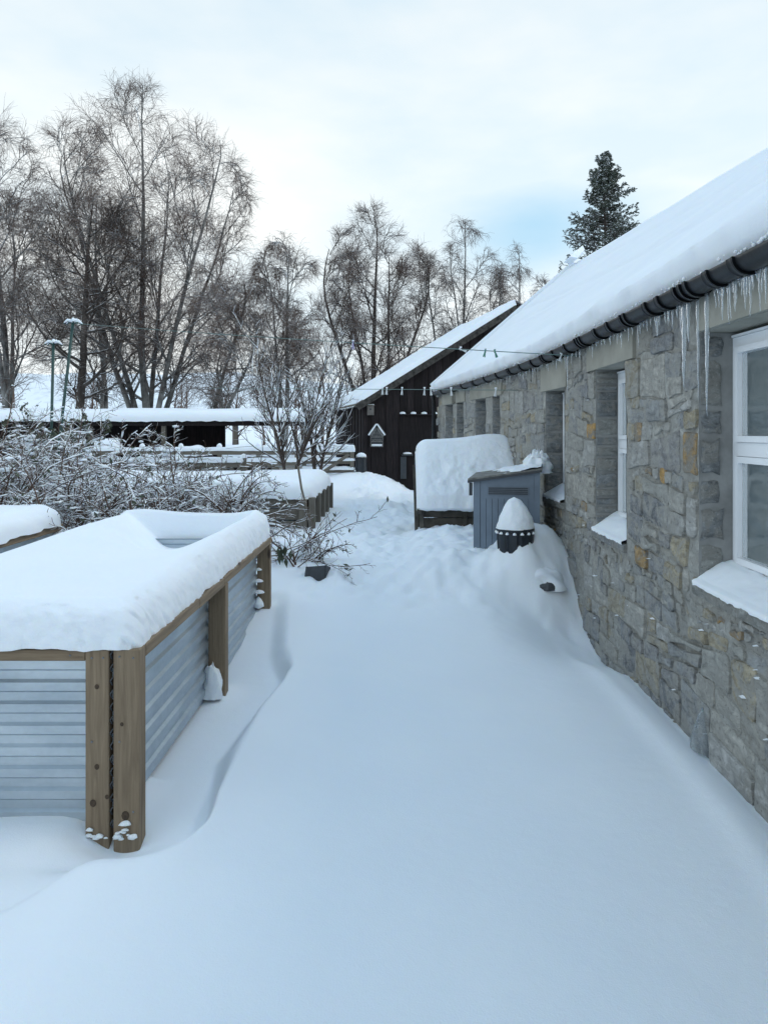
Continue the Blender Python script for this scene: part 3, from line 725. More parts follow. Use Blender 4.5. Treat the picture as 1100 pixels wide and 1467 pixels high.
# gutter
GR_ = .064; GZc = 2.375
def gut(y): return float(wx(y))-.035-GR_
def half_sweep(name, ya, yb, r, parent, n=None, th=.004, m=None, world=True):
    n = n or max(2, int((yb-ya)/.25)); V = []; Fc = []; k = 12
    for i in range(n+1):
        y = ya+(yb-ya)*i/n
        for j in range(k+1):
            t = math.pi+math.pi*j/k; V.append((gut(y)+r*math.cos(t), y, GZc+r*math.sin(t)))
        V.append((gut(y)+r-th, y, GZc+.001)); V.append((gut(y)-r+th, y, GZc+.001))
    s = k+3
    for i in range(n):
        for j in range(s): Fc.append((i*s+j, i*s+(j+1) % s, (i+1)*s+(j+1) % s, (i+1)*s+j))
    Fc.append(tuple(range(s))); Fc.append(tuple(n*s+j for j in range(s))[::-1])
    return obj(name, V, Fc, m or M['gutter'], parent, True)
gutter = half_sweep('gutter', Y0, Y1+.05, GR_, H)
for y0_, n_ in ((2.75, 1), (3.12, 1), (3.38, 1), (3.62, 3), (4.02, 1), (4.22, 1), (4.60, 2), (4.98, 1), (5.30, 1), (5.72, 3), (6.25, 1), (6.70, 1), (7.1, 2), (7.6, 1), (8.1, 1), (8.6, 2), (9.3, 1), (10.0, 1), (10.7, 2), (11.5, 1), (12.3, 1), (13.1, 1)):
    for q in range(n_):
        yy_ = y0_+q*.075; wd = .03 if n_ > 1 else .055
        half_sweep('coupler', yy_, yy_+wd, GR_+(.013 if n_ > 1 else .008), H, 1)
    if n_ == 1: half_sweep('coupler_lip', y0_-.012, y0_-.002, GR_+.013, H, 1)
# ice film and frost under the snow edge
tp = MB()
for k in range(420):
    y = 2.7+11.2*(k/420)**1.5+rnd.uniform(0, .03); s = rnd.uniform(.003, .011)
    tp.lathe((gut(y)-rnd.uniform(-.02, .06), y, GZc+rnd.uniform(.005, .035)), [(.001, -s), (s, 0), (.001, s)], 5)
tp.build('frost', M['snow_rough'], H, True, kind='stuff')
# flecks of snow caught on stone edges
tp = MB()
for k in range(60):
    y = 3+9.8*rnd.random()**1.3; z = rnd.choice([rnd.uniform(.1, 1.0), rnd.uniform(.1, 1.0), rnd.uniform(.8, 2.1)])
    if any(a-.05 < y < b_+.05 and z0-.07 < z < z1 for (a, b_, z0, z1) in wins): continue
    s = rnd.uniform(.002, .007); L = s*rnd.uniform(.8, 4.5); x = float(wx(y))-.012
    tp.add([(x+.01, y-L, z), (x-.012, y-L*.4, z-.3*s), (x-.014, y+L*.5, z), (x+.01, y+L, z-.2*s), (x+.005, y-L*.2, z+s), (x+.004, y+L*.4, z+s*.8)], [(0, 1, 4), (1, 2, 5, 4), (2, 3, 5), (0, 4, 5, 3), (0, 3, 2, 1)])
tp.build('snow_fleck', M['snow'], H, False, kind='stuff')
# downpipe on the far corner
MB().tube([(.80-.07, 14.02, .2), (.80-.07, 14.02, 2.2), (.80-.1, 14.0, 2.33)], .038, 10).build('downpipe', M['gutter'], H, True)

# icicles
def icicle(px, top, length, label, grp, thick=1.0, dy=0, X_=None):
    Y = wall_Y(px) if X_ is None else 0
    y = Y*(gut(Y)-0)/(float(wx(Y)))+dy; x = gut(y)+.03; z0 = top if top is not None else GZc-GR_+.006
    n = 12; pts = []; rad = []; ox, oy = 0, 0; r0 = .0085*thick
    for k in range(n+1):
        t = k/n; ox += rnd.uniform(-.0018, .0018); oy += rnd.uniform(-.0022, .0022)
        pts.append((x+ox, y+oy, z0-length*t)); rad.append(r0*(1-t)**.65*(1+.22*math.sin(k*2.4+px))+.0008)
    o = MB().tube(pts, rad, 7).build('icicle', M['ice'], None, True); tag(o, label, 'icicle', grp)
for (px, ln, th, lab) in ((1003, .60, 1.5, 'longest crooked icicle hanging at the left corner of the nearest window lintel'),
                          (972, .45, 2.3, 'thick pale icicle against the stone between the two nearest windows'),
                          (990, .52, 1.0, 'thin straight icicle just left of the longest crooked one'),
                          (978, .22, 1.4, 'medium icicle splitting off beside the thick pale icicle'),
                          (806, .35, 1.0, 'lone slanting icicle above the third window')):
    icicle(px, None, ln, lab, 'icicles along the cottage gutter', th)
for (a, b_, n, l0, l1, lab) in ((1014, 1092, 26, .05, .19, 'short clear icicle hanging in front of the nearest concrete lintel'),
                         (905, 968, 14, .05, .17, 'short icicle hanging between the nearest and the second window'),
                         (835, 900, 14, .03, .12, 'small icicle hanging above the second window'),
                         (700, 825, 30, .04, .13, 'tiny icicle on the gutter between the second window and the far bend'),
                         (635, 700, 14, .04, .10, 'tiny icicle at the far end of the gutter')):
    for k in range(n): icicle(a+(b_-a)*(k+rnd.uniform(.1, .9))/n, None, rnd.uniform(l0, l1)*rnd.choice((.5, .8, 1, 1)), lab, lab.replace('icicle', 'icicles', 1), rnd.uniform(.55, 1.0))
# frozen spill on the wall foot
tag(MB().lathe((1.575, 3.80, .05), [(.05, -.1), (.06, 0), (.045, .05), (.02, .13), (.004, .17)], 9).build('ice_lump', M['ice'], None, True), 'lump of ice frozen to the foot of the wall below the nearest window corner', 'ice')

# little service pipe low on the wall
sp = thing('service_pipe', 'short grey pipe with a brass valve low on the cottage wall by the third window', 'pipe', (1.54, 7.15, .2))
MB().tube([(1.50, 7.15, .25), (1.50, 7.15, .58)], .028, 12).build('pipe', M['pipe'], sp, True)
MB().lathe((1.50, 7.15, .50), [(.034, 0), (.036, .01), (.036, .05), (.034, .06)], 12).build('collar', M['pipe'], sp, True)
MB().tube([(1.50, 7.15, .58), (1.49, 7.12, .66), (1.545, 7.12, .70)], .014, 8).build('elbow', simple('brass', (.3, .2, .1), .4, .6), sp, True)
MB().box((1.455, 7.08, .645), (1.50, 7.16, .665), .004).build('handle', M['snow_rough'], sp)

# ------------------------------------------------------------------ black timber shed
C0 = Vector((-.85, 20.0, 0)); ds = Vector((.978, .21, 0)); db = Vector((-.21, .978, 0))
SH = thing('black_shed', 'black timber shed with a snow-covered gable roof at the end of the yard', 'shed', (-.85, 20, 0))
S = lambda s, t, z: C0+ds*s+db*t+Vector((0, 0, z))
HW, LEN, EAV, RDG = 4.28, 5.4, 2.44, 5.12
roofz = lambda s: EAV+(RDG-EAV)*(1-abs(s-HW)/HW)
s = 0.0; rb = random.Random(5); k = 0
while s < 2*HW-.01:
    wd = min(.20, 2*HW-s); a_, b__ = s+.004, s+wd-.004; off = -.022 if k % 2 else 0
    V = [S(a_, off-.022, -.1), S(b__, off-.022, -.1), S(b__, off-.022, roofz(b__)-.02), S(a_, off-.022, roofz(a_)-.02), S(a_, off, -.1), S(b__, off, -.1), S(b__, off, roofz(b__)-.02), S(a_, off, roofz(a_)-.02)]
    obj('board', V, [(0,1,2,3),(7,6,5,4),(0,4,5,1),(1,5,6,2),(2,6,7,3),(3,7,4,0)], M['black'], SH); s += wd; k += 1
t = 0.0; k = 0
while t < LEN-.01:
    wd = .27; a_, b__ = t+.004, t+wd-.004; off = .02 if k % 2 else 0
    V = [S(-off-.02, a_, 0), S(-off-.02, b__, 0), S(-off-.02, b__, EAV-.02), S(-off-.02, a_, EAV-.02), S(-off, a_, 0), S(-off, b__, 0), S(-off, b__, EAV-.02), S(-off, a_, EAV-.02)]
    obj('side_board', V, [(3,2,1,0),(4,5,6,7),(0,1,5,4),(1,2,6,5),(2,3,7,6),(3,0,4,7)], M['black'], SH); t += wd; k += 1
obj('back_wall', [S(0, .01, 0), S(2*HW, .01, 0), S(2*HW, .01, EAV), S(HW, .01, RDG-.05), S(0, .01, EAV), S(0, LEN, 0), S(2*HW, LEN, 0), S(2*HW, LEN, EAV), S(HW, LEN, RDG-.05), S(0, LEN, EAV)], [(0,1,2,3,4), (9,8,7,6,5), (6, 1, 2, 7)], M['black'], SH)
MB().add([S(-.035, -.06, 0), S(.09, -.06, 0), S(.09, -.06, EAV+.02), S(-.035, -.06, EAV-.05), S(-.035, .06, 0), S(.09, -.02, 0), S(.09, -.02, EAV), S(-.035, .06, EAV-.05)], [(0,1,2,3),(0,4,7,3),(1,5,6,2)]).build('corner_post', M['black'], SH)
for sg, ov in ((0, -.22), (2*HW, .22)):
    V = []
    for tt in (-.22, LEN+.2):
        za = EAV-(RDG-EAV)/HW*.22+.03; V += [S(sg+ov, tt, za), S(HW, tt, RDG+.03)]
    o = obj('roof_sheet', V, [(0, 1, 3, 2)], M['black'], SH); q = o.modifiers.new('t', 'SOLIDIFY'); q.thickness = .05
# verge boards
for e0, e1 in ((-.22, HW), (2*HW+.22, HW)):
    a_ = S(e0, -.25, EAV-(RDG-EAV)/HW*.22-.03); b__ = S(e1, -.25, RDG-.03)
    MB().bar(a_, b__, .035, .17).build('verge_board', M['verge'], SH)
# corrugated eave edge, then snow on the left slope
mb = MB()
for k in range(34):
    tt = -.2+k*.165; mb.tube([S(-.27, tt, EAV-.12), S(-.05, tt, EAV+.02)], .045, 6)
mb.build('eave_corrugation', M['oldwood_y'], SH, True)
nu, nt_ = 40, 60; u, v = np.meshgrid(np.linspace(0, 1, nu), np.linspace(0, 1, nt_))
ss = -.28+(HW+.28)*u; tt = -.24+(LEN+.46)*v; th = .17*np.sqrt(np.clip(u/.05, 0, 1))*np.sqrt(np.clip(np.minimum(v, 1-v)/.03, 0, 1))+.03*fbm(ss*1.2, tt*1.2, 3, 2)*(u > .03)
zz_ = EAV+.04+(RDG-EAV)/HW*ss+th*1.1
zz_ = zz_+.02*fbm(tt*6, tt*0, 3, 4)*(u < .05)
P = np.stack([C0.x+ds.x*ss+db.x*tt, C0.y+ds.y*ss+db.y*tt, zz_], -1).reshape(-1, 3)
obj('roof_snow', P, grid_faces(nu, nt_), M['snow'], SH, True)
obj('roof_snow', [S(HW, -.2, RDG+.2), S(HW, LEN+.2, RDG+.2), S(2*HW+.2, LEN+.2, EAV+.1), S(2*HW+.2, -.2, EAV+.1)], [(0, 1, 2, 3)], M['snow'], SH)
# door, ledge with tufts of snow, latch
dr = MB().add([S(.98, -.072, .1), S(2.9, -.072, .1), S(2.9, -.072, 2.06), S(.98, -.072, 2.06), S(.98, -.046, .1), S(2.9, -.046, .1), S(2.9, -.046, 2.06), S(.98, -.046, 2.06)], [(0,1,2,3),(0,4,7,3),(1,2,6,5),(3,2,6,7)]).build('door', M['black'], SH)
W().bar(S(.96, -.10, 2.1), S(3.1, -.10, 2.1), .09, .035).build('door_ledge', M['black'], SH)
for k in range(7):
    c_ = S(1.05+k*.30, -.12, 2.135); MB().lathe(c_, [(.085, -.02), (.075, .02), (.03, .04)], 8).build('snow_tuft', M['snow'], SH, True)
MB().bar(S(1.03, -.12, 1.0), S(1.33, -.12, 1.0), .08, .05).build('latch', M['boxdark'], SH)
MB().lathe(S(1.18, -.13, 1.04), [(.12, -.015), (.11, .02), (.04, .035)], 10).build('snow_tuft', M['snow'], SH, True)
MB().bar(S(1.08, -.09, .35), S(1.08, -.09, .95), .06, .16, (1, 0, 0)).build('hinge_plate', M['boxdark'], SH)
# bird box and insect house on the shed front
c_ = at(531, 588, 20.0); bb = thing('bird_box', 'small grey wooden bird box high on the black shed corner', 'bird box', c_)
W().box((c_.x-.09, c_.y-.16, c_.z-.13), (c_.x+.09, c_.y-.02, c_.z+.12), .004).build('box', simple('pale_board', (.14, .13, .12), .8, 0, .3), bb)
W().box((c_.x-.11, c_.y-.19, c_.z+.122), (c_.x+.11, c_.y-.0, c_.z+.14)).build('lid', M['oldwood_x'], bb)
W().box((c_.x-.10, c_.y-.17, c_.z+.141), (c_.x+.10, c_.y-.02, c_.z+.165), .01).build('snow_cover', M['snow'], bb)
MB().tube([(c_.x, c_.y-.165, c_.z+.03), (c_.x, c_.y-.155, c_.z+.03)], .028, 12).build('entrance_hole', M['boxdark'], bb)
c_ = at(540, 640, 20.0); ih = thing('insect_house', 'house-shaped insect hotel with snowy pitched roof on the black shed wall', 'insect hotel', c_)
x, y, z = c_.x, c_.y-.16, c_.z; pal = simple('grey_cane', (.17, .17, .165), .8, 0, .5, 30)
MB().add([(x-.16, y, z), (x+.16, y, z), (x+.16, y, z+.33), (x, y, z+.56), (x-.16, y, z+.33), (x-.16, y+.12, z), (x+.16, y+.12, z), (x+.16, y+.12, z+.33), (x, y+.12, z+.56), (x-.16, y+.12, z+.33)], [(0,1,2,3,4),(9,8,7,6,5),(0,5,6,1),(1,6,7,2),(4,9,5,0)]).build('back', M['boxdark'], ih)
for zz2 in (.0, .13, .25, .35):
    W().box((x-.165, y-.03, z+zz2), (x+.165, y-.002, z+zz2+.02)).build('shelf', pal, ih)
for xx2 in (-.17, .155): W().box((x+xx2, y-.03, z+.021), (x+xx2+.015, y-.002, z+.33)).build('side', pal, ih)
mb = MB()
for r_, zr_ in ((5, .165), (5, .20), (5, .285), (5, .32), (3, .39), (2, .43)):
    for q in range(r_): mb.tube([(x+(q-(r_-1)/2)*.052, y-.02, z+zr_), (x+(q-(r_-1)/2)*.052, y-.003, z+zr_)], .018, 7)
mb.build('cane_filling', pal, ih, False, kind='stuff')
for sg in (-1, 1): MB().bar((x+sg*.20, y-.02, z+.30), (x+sg*.004, y-.02, z+.58), .12, .022, (0, 1, 0)).build('roof_panel', pal, ih)
for sg in (-1, 1): MB().bar((x+sg*.22, y-.04, z+.315), (x+sg*.006, y-.04, z+.615), .035, .14, (0, 1, 0)).build('roof_snow', M['snow'], ih)
W().box((x-.14, y-.045, z+.022), (x+.14, y-.005, z+.075), .01).build('shelf_snow', M['snow'], ih)

# ------------------------------------------------------------------ hutch under deep snow
HT = thing('garden_hutch', 'low weathered wooden hutch with steep roof under a thick snow slab beside the cottage', 'hutch', (.35, 9.0, .3))
hx0, hx1, hy0, hy1 = .30, 1.32, 8.75, 9.6
z0_ = .35
for k in range(3): W().box((hx0+.02, hy0, z0_+.003+k*.135), (hx1, hy0+.03, z0_+.13+k*.135), .004).build('plank', M['hutchwood'], HT)
for x_ in (hx0-.01, .80): W().box((x_, hy0-.03, z0_-.05), (x_+.05, hy0-.001, z0_+.42), .004).build('post', M['hutchwood'], HT)
# A-shaped left end with frame
ry = 9.32; rz_ = 1.38; ez_ = .78
MB().add([(hx0, hy0+.03, z0_), (hx0, 9.7, z0_), (hx0, 9.7, ez_), (hx0, ry, rz_), (hx0, hy0+.03, ez_)], [(0, 1, 2, 3, 4)]).build('end_panel', M['hutchwood'], HT)
MB().bar((hx0-.02, hy0-.10, ez_-.1), (hx0-.02, ry, rz_+.02), .04, .05, (1, 0, 0)).build('end_frame', M['hutchwood'], HT)
MB().bar((hx0-.02, 9.72, ez_), (hx0-.02, ry+.02, rz_+.02), .04, .05, (1, 0, 0)).build('end_frame', M['hutchwood'], HT)
MB().bar((hx0-.045, 8.72, .3), (hx0-.06, 9.2, 1.22), .03, .04, (1, 0, 0)).build('prop', M['hutchwood'], HT)
for yy_ in (8.98, 9.2): W().box((hx0-.02, yy_, z0_), (hx0-.002, yy_+.04, .95+(yy_-8.98))).build('batten', M['hutchwood'], HT)
MB().add([(hx0-.03, hy0-.12, ez_-.05), (hx1+.1, hy0-.12, ez_-.05), (hx1+.1, ry, rz_), (hx0-.03, ry, rz_), (hx0-.03, 9.8, ez_-.05), (hx1+.1, 9.8, ez_-.05)], [(0, 1, 2, 3), (3, 2, 5, 4)]).build('roof', M['boxdark'], HT)
nu, nv = 70, 60; u, v = np.meshgrid(np.linspace(0, 1, nu), np.linspace(0, 1, nv))
xx = hx0-.05+(1.40)*u
# slab profile: near-vertical lower lip, then the slope, rolled over the top
ty_ = np.interp(v, [0, .04, .15, .55, .74, .84, .92, 1.0], [hy0-.11, hy0-.17, hy0-.13, 9.05, 9.26, 9.42, 9.62, 9.95])
tz_ = np.interp(v, [0, .04, .15, .55, .74, .84, .92, 1.0], [ez_-.07, ez_-.04, ez_+.12, 1.32, 1.535, 1.56, 1.45, .9])
rr = np.sqrt(1-(1-np.clip(np.minimum(u/.11, (1-u)/.22), 0, 1))**2)
tz_ = ez_-.05+(tz_-ez_+.05)*(1-(1-rr)*.20)+.07*gau(u, .72, .30)*sstep(.3, .8, v)-.16*sstep(.78, 1.0, u)*sstep(.3, .8, v)-.02*sstep(.4, .9, v)
ty_ = 9.4+(ty_-9.4)*(1-(1-rr)*.13)
rough = .026*fbm(xx*9, v*7, 4, 3, .6)*gau(v, .28, .26)*gau(u, .45, .35)*2+.015*fbm(xx*2, v*3, 3, 4)
obj('snow_slab', np.stack([xx.ravel(), (ty_-rough).ravel(), (tz_+rough*.5+np.where(v == 0, .012*fbm(xx*16, xx*0, 2, 6), 0)).ravel()], 1), grid_faces(nu, nv), M['snow_rough'], HT, True)

# ------------------------------------------------------------------ grey storage box
ang = -.06
SB = thing('storage_box', 'grey plank-effect plastic storage box with sloping lid against the cottage wall', 'storage box', (.87, 7.25, .2))
bx0, bx1, by0, by1 = .745, 1.365, 7.05, 7.72
def sb(x, y, z): return (x+(y-by0)*.22, y-(x-bx0)*.10, z)
def sbox(a, b_, name, m, par=SB):
    (x0, y0, z0), (x1, y1, z1) = a, b_
    V = [sb(*p) for p in [(x0,y0,z0),(x1,y0,z0),(x1,y1,z0),(x0,y1,z0),(x0,y0,z1),(x1,y0,z1),(x1,y1,z1),(x0,y1,z1)]]
    return obj(name, V, [(0,3,2,1),(4,5,6,7),(0,1,5,4),(1,2,6,5),(2,3,7,6),(3,0,4,7)], m, par)
topz = lambda x: 1.17+.09*(x-bx0)/.6
def wedge(x0, x1, y0, y1, z0, d, name, m):
    V = [sb(*p) for p in [(x0,y0,z0),(x1,y0,z0),(x1,y1,z0),(x0,y1,z0),(x0,y0,topz(x0)-d),(x1,y0,topz(x1)-d),(x1,y1,topz(x1)-d),(x0,y1,topz(x0)-d)]]
    return obj(name, V, [(0,3,2,1),(4,5,6,7),(0,1,5,4),(1,2,6,5),(2,3,7,6),(3,0,4,7)], m, SB)
wedge(bx0+.02, bx1-.02, by0+.02, by1, 0, .01, 'body', M['box'])
wedge(bx0, bx0+.06, by0-.002, by0+.05, 0, .004, 'corner_post', M['box'])
wedge(bx1-.05, bx1, by0-.002, by0+.05, 0, .004, 'corner_post', M['box'])
nb = 9; wd = (bx1-bx0-.11)/nb
for k in range(nb):
    a_ = bx0+.062+k*wd; sbox((a_+.002, by0+.006, 0), (a_+wd-.003, by0+.019, 1.00), 'plank', M['box'])
wedge(bx0+.062, bx1-.052, by0+.007, by0+.019, 1.0, .008, 'top_panel', M['box'])
sbox((bx0+.13, by0-.001, 1.035), (bx1-.10, by0+.006, 1.115), 'vent_surround', M['box'])
for k in range(4): sbox((bx0+.14, by0-.006, 1.042+k*.018), (bx1-.11, by0-.002, 1.052+k*.018), 'vent_slat', M['boxdark'])
for k in range(5):
    a_ = by0+.06+k*.12; sbox((bx0+.006, a_+.002, 0), (bx0+.019, a_+.117, 1.10), 'door_plank', M['box'])
V = [sb(*p) for p in [(bx0-.05, by0-.03, topz(bx0-.05)), (bx1+.02, by0-.03, topz(bx1+.02)), (bx1+.02, by1+.02, topz(bx1+.02)+.02), (bx0-.05, by1+.02, topz(bx0-.05)+.02)]]
obj('lid', V+[(p[0], p[1], p[2]+.028) for p in V], [(0,3,2,1),(4,5,6,7),(0,1,5,4),(1,2,6,5),(2,3,7,6),(3,0,4,7)], M['lid'], SB)
V2 = [sb(*p) for p in [(bx0-.052, by0-.034, topz(bx0-.05)-.012), (bx1+.022, by0-.034, topz(bx1+.02)-.012), (bx1+.022, by0-.031, topz(bx1+.02)+.012), (bx0-.052, by0-.031, topz(bx0-.05)+.012)]]
obj('lid_edge', V2, [(0, 1, 2, 3)], M['boxdark'], SB)
sbox((bx0-.04, by0-.012, 1.03), (bx0-.012, by0+.03, 1.15), 'lid_hinge', M['boxdark'])
# thin patchy snow lying on the lid
nu, nv = 46, 40; u, v = np.meshgrid(np.linspace(0, 1, nu), np.linspace(0, 1, nv))
X_ = bx0-.04+(bx1-bx0+.05)*u; Y_ = by0-.02+(by1-by0+.03)*v; hh = .028+.020*fbm(u*8, v*6, 4, 4, .6)+.030*sstep(.3, 1, u+.4*v)-.012-.012*sstep(.4, 0, u)
Xw = X_+(Y_-by0)*.22; Yw = Y_-(X_-bx0)*.10; Zw = topz(X_)+.02*v+np.maximum(hh, .012)+.001
obj('lid_snow', np.stack([Xw.ravel(), Yw.ravel(), Zw.ravel()], 1), grid_faces(nu, nv), M['snow_rough'], SB, True)
# heap of fallen snow against the wall behind the lid
def blob(name, c, sx, sy, sz, m, parent, seed=0, rough=.25, nu=26, nv=16, smooth=True, peak=1.0, f=3):
    V = []; Fc = []
    for j in range(nv+1):
        ph = math.pi/2*j/nv
        for i in range(nu):
            th = 2*math.pi*i/nu; r_ = math.cos(ph)**peak; n_ = 1+rough*float(fbm(math.cos(th)*f+5+seed, math.sin(th)*f+j*.16, 4, seed))
            V.append((c[0]+sx*r_*math.cos(th)*n_, c[1]+sy*r_*math.sin(th)*n_, c[2]+sz*math.sin(ph)*(1+rough*.4*float(fbm(i*.5, j*.4, 2, seed+1)))))
    for j in range(nv):
        for i in range(nu): i2 = (i+1) % nu; Fc.append((j*nu+i, j*nu+i2, (j+1)*nu+i2, (j+1)*nu+i))
    return obj(name, V, Fc, m, parent, smooth)
tag(blob('snow_heap', (1.43, 7.45, 1.22), .14, .15, .22, M['snow_rough'], None, 3, .7, 34, 18, True, 1.2, 4), 'jagged heap of fallen snow against the stone wall on the storage box lid', 'snow heap')

# ------------------------------------------------------------------ black ribbed tub with a cone of snow
tb = at(738, 700, 6.7); TB = thing('ribbed_tub', 'round black ribbed tub topped with a cone of snow in front of the storage box', 'tub', (tb.x, 6.7, .4))
V = []; Fc = []; k_ = 72
for (r_, z) in ((.130, .35), (.150, .50), (.160, .66), (.163, .745)):
    for j in range(k_):
        th = 2*math.pi*j/k_; rr_ = r_+(.007 if (j//2) % 4 < 3 else -.004); V.append((tb.x+rr_*math.cos(th), 6.7+rr_*math.sin(th), z))
for l in range(3):
    for j in range(k_): j2 = (j+1) % k_; Fc.append((l*k_+j, l*k_+j2, (l+1)*k_+j2, (l+1)*k_+j))
obj('tub_body', V, Fc, M['blackpl'], TB)
MB().lathe((tb.x, 6.7, .745), [(.165, 0), (.172, .003), (.172, .024), (.160, .027), (.155, .0)], 40).build('rim', M['blackpl'], TB, True)
for j in range(16):
    th = 2*math.pi*(j+.5)/16; blob('snow_tuft', (tb.x+.170*math.cos(th), 6.7+.170*math.sin(th), .722), .017, .017, .022, M['snow'], TB, j, .2, 8, 4)
V = []; Fc = []; nu, nv = 40, 26
for j in range(nv+1):
    t = j/nv
    r_ = np.interp(t, [0, .08, .34, .64, .87, 1], [.170, .166, .146, .104, .055, .001]); z = .765+np.interp(t, [0, .87, 1], [0, .255, .28])
    for i in range(nu):
        th = 2*math.pi*i/nu; n_ = 1+.13*float(fbm(math.cos(th)*2+9, math.sin(th)*2+t*3, 4, 6))
        V.append((tb.x+r_*n_*math.cos(th)-.012*t, 6.7+r_*n_*math.sin(th), z))
for j in range(nv):
    for i in range(nu): i2 = (i+1) % nu; Fc.append((j*nu+i, j*nu+i2, (j+1)*nu+i2, (j+1)*nu+i))
obj('snow_cone', V, Fc, M['snow_rough'], TB, True)
for (x, y, z, s_) in CR: blob('snow_crumb', (x, y, z-.004), s_*1.2, s_*.6, s_*.9, M['snow_rough'], bed, int(x*900)%11, .7, 9, 4)
blob('lodged_snow', (xp+.05, 4.41, .05), .065, .05, .19, M['snow_rough'], bed, 4, .8, 16, 12, True, 1.3)
for (x, y, z, s_) in ((-1.076, 2.9535, .105, .016), (-1.19, 2.9535, .30, .010), (-1.205, 2.9535, .155, .013), (-1.19, 2.9535, .62, .009), (-1.15, 2.9535, .18, .008), (-1.09, 2.9535, .47, .007)):
    MB().add([(x+s_*1.0*math.cos(a*.628), y, z+s_*1.2*math.sin(a*.628)) for a in range(10)]+[(x+s_*.6*math.cos(a*.628), y-.0012, z+s_*.7*math.sin(a*.628)) for a in range(10)], [(a, (a+1) % 10, 10+(a+1) % 10, 10+a) for a in range(10)]+[tuple(range(10, 20))]).build('knot', M['knot'], bed)
for x, z in ((-1.21, .735), (-1.165, .735), (-1.10, .74), (-1.045, .735), (-1.10, .40), (-1.045, .12), (-1.21, .40), (-1.30, .743), (-1.75, .743)):
    yk = 2.9535 if x > -1.24 else 2.961; MB().tube([(x, yk-.0015, z), (x, yk+.0015, z)], .0042, 8).build('screw', M['pipe'], bed)
# dark solid standing in for the shade inside a hollow of the mound
gz0 = float(height(np.array(1.31), np.array(6.34)))
o = blob('hollow_shade', (1.30, 6.37, gz0-.02), .085, .07, .06, M['slate'], None, 3, .5, 12, 5, False, .6); tag(o, 'dark lump standing in for the shaded hollow in the snow mound at the foot of the wall', 'hollow')
tag(blob('snow_heap', (1.27, 6.56, gz0-.03), .24, .24, .19, M['snow'], None, 9, .25, 34, 16, True, .9, 1.5), 'rounded snow lump over the dark hollow at the foot of the wall', 'snow heap')

# ------------------------------------------------------------------ gate, butt, fence
c_ = at(512, 660, 18.2)
GT = thing('field_gate', 'weathered five-bar timber gate heaped with snow beside the black shed', 'gate', (c_.x-1, 18.2, .3))
gx1, gx0 = c_.x-.08, c_.x-1.35
for z in (1.10, .88, .66, .44, .24):
    W().box((gx0, 18.2, z-.04), (gx1, 18.25, z+.04), .004).build('bar', M['oldwood_x'], GT)
    snow_cap(gx0-.02, gx1+.02, 18.16, 18.30, z+.04, lambda x, y, z=z: .15*(1.2 if z > 1 else .55)+.03*fbm(x*3, y, 3, 2), GT, .04, .05, 30, 12, .01, 3, 'bar_snow')
W().box((gx1-.10, 18.17, .1), (gx1, 18.198, 1.16), .004).build('stile', M['oldwood_z'], GT)
MB().bar((gx0, 18.165, .28), (gx1-.12, 18.165, 1.08), .03, .08).build('brace', M['oldwood_x'], GT)
WB = thing('water_butt', 'dark blue-black plastic water butt between the gate and the shed', 'water butt', (c_.x+.08, 18.3, .2))
MB().lathe((c_.x+.09, 18.3, .1), [(.10, 0), (.135, .3), (.14, .55), (.135, .85), (.125, .9)], 20).build('barrel', M['blackpl'], WB, True)
MB().lathe((c_.x+.09, 18.3, 1.0), [(.13, 0), (.12, .06), (.07, .10), (.005, .115)], 16).build('snow_cover', M['snow'], WB, True)
MB().lathe((c_.x+.09, 18.3, .97), [(.148, 0), (.148, .028)], 20).build('rim', M['blackpl'], WB, True)
def fence(x0, x1, y, lab, n, rails, zt, axis='x'):
    f = thing('rail_fence', lab, 'fence', (x0, y, .4))
    for k in range(n):
        x = x0+(x1-x0)*k/(n-1); W().box((x-.05, y+.03, .2), (x+.05, y+.12, zt+.06), .006).build('post', M['oldwood_z'], f)
        blob('post_snow', (x, y+.075, zt+.06), .07, .07, .09, M['snow'], f, k, .2, 10, 5)
    for z in rails:
        W().box((x0, y, z-.05), (x1, y+.028, z+.05), .004).build('rail', M['oldwood_x'], f)
        snow_cap(x0, x1, y-.03, y+.06, z+.05, lambda x, y_: .09+.03*fbm(x*2.5, y_, 3, 5), f, .03, .035, 120, 8, .01, 3, 'rail_snow')
fence(-9.0, gx0-.12, 18.0, 'grey timber rail fence carrying snow, running left from the gate', 8, (.55, .85, 1.12), 1.2)
fence(-9.6, -3.0, 14.6, 'low timber rail fence with snow seen through the bushes', 6, (.62, .98), 1.05)

# ------------------------------------------------------------------ open shelter with long snowy roof
SHL = thing('open_shelter', 'long low open-fronted shelter with flat snow-covered roof behind the bushes', 'shelter', (-8, 21, .3))
ax0, ax1, ay0, ay1 = -13.5, -2.45, 21.0, 24.5
W().box((ax0, ay0, 1.80), (ax1, ay0+.05, 1.93), .004).build('fascia', M['black'], SHL)
MB().add([(ax0, ay0+.052, 1.86), (ax1, ay0+.052, 1.86), (ax1, ay1, 2.15), (ax0, ay1, 2.15), (ax0, ay0+.052, 1.92), (ax1, ay0+.052, 1.92), (ax1, ay1, 2.21), (ax0, ay1, 2.21)], [(0,3,2,1),(4,5,6,7),(1,2,6,5),(2,3,7,6),(3,0,4,7)]).build('roof', M['black'], SHL)
snow_cap(ax0-.1, ax1+.1, ay0-.1, ay1+.1, 1.93, lambda x, y: .30+.03*fbm(x*.5, y*.5, 3, 4)+.09*(y-ay0)/3.5*2, SHL, .15, .3, 120, 40, .03, 3)
for x in (-13, -10.8, -8.7, -6.6, -4.55, -2.6):
    W().box((x-.06, ay0+.08, .2), (x+.06, ay0+.2, 1.85), .004).build('post', M['oldwood_z'], SHL)
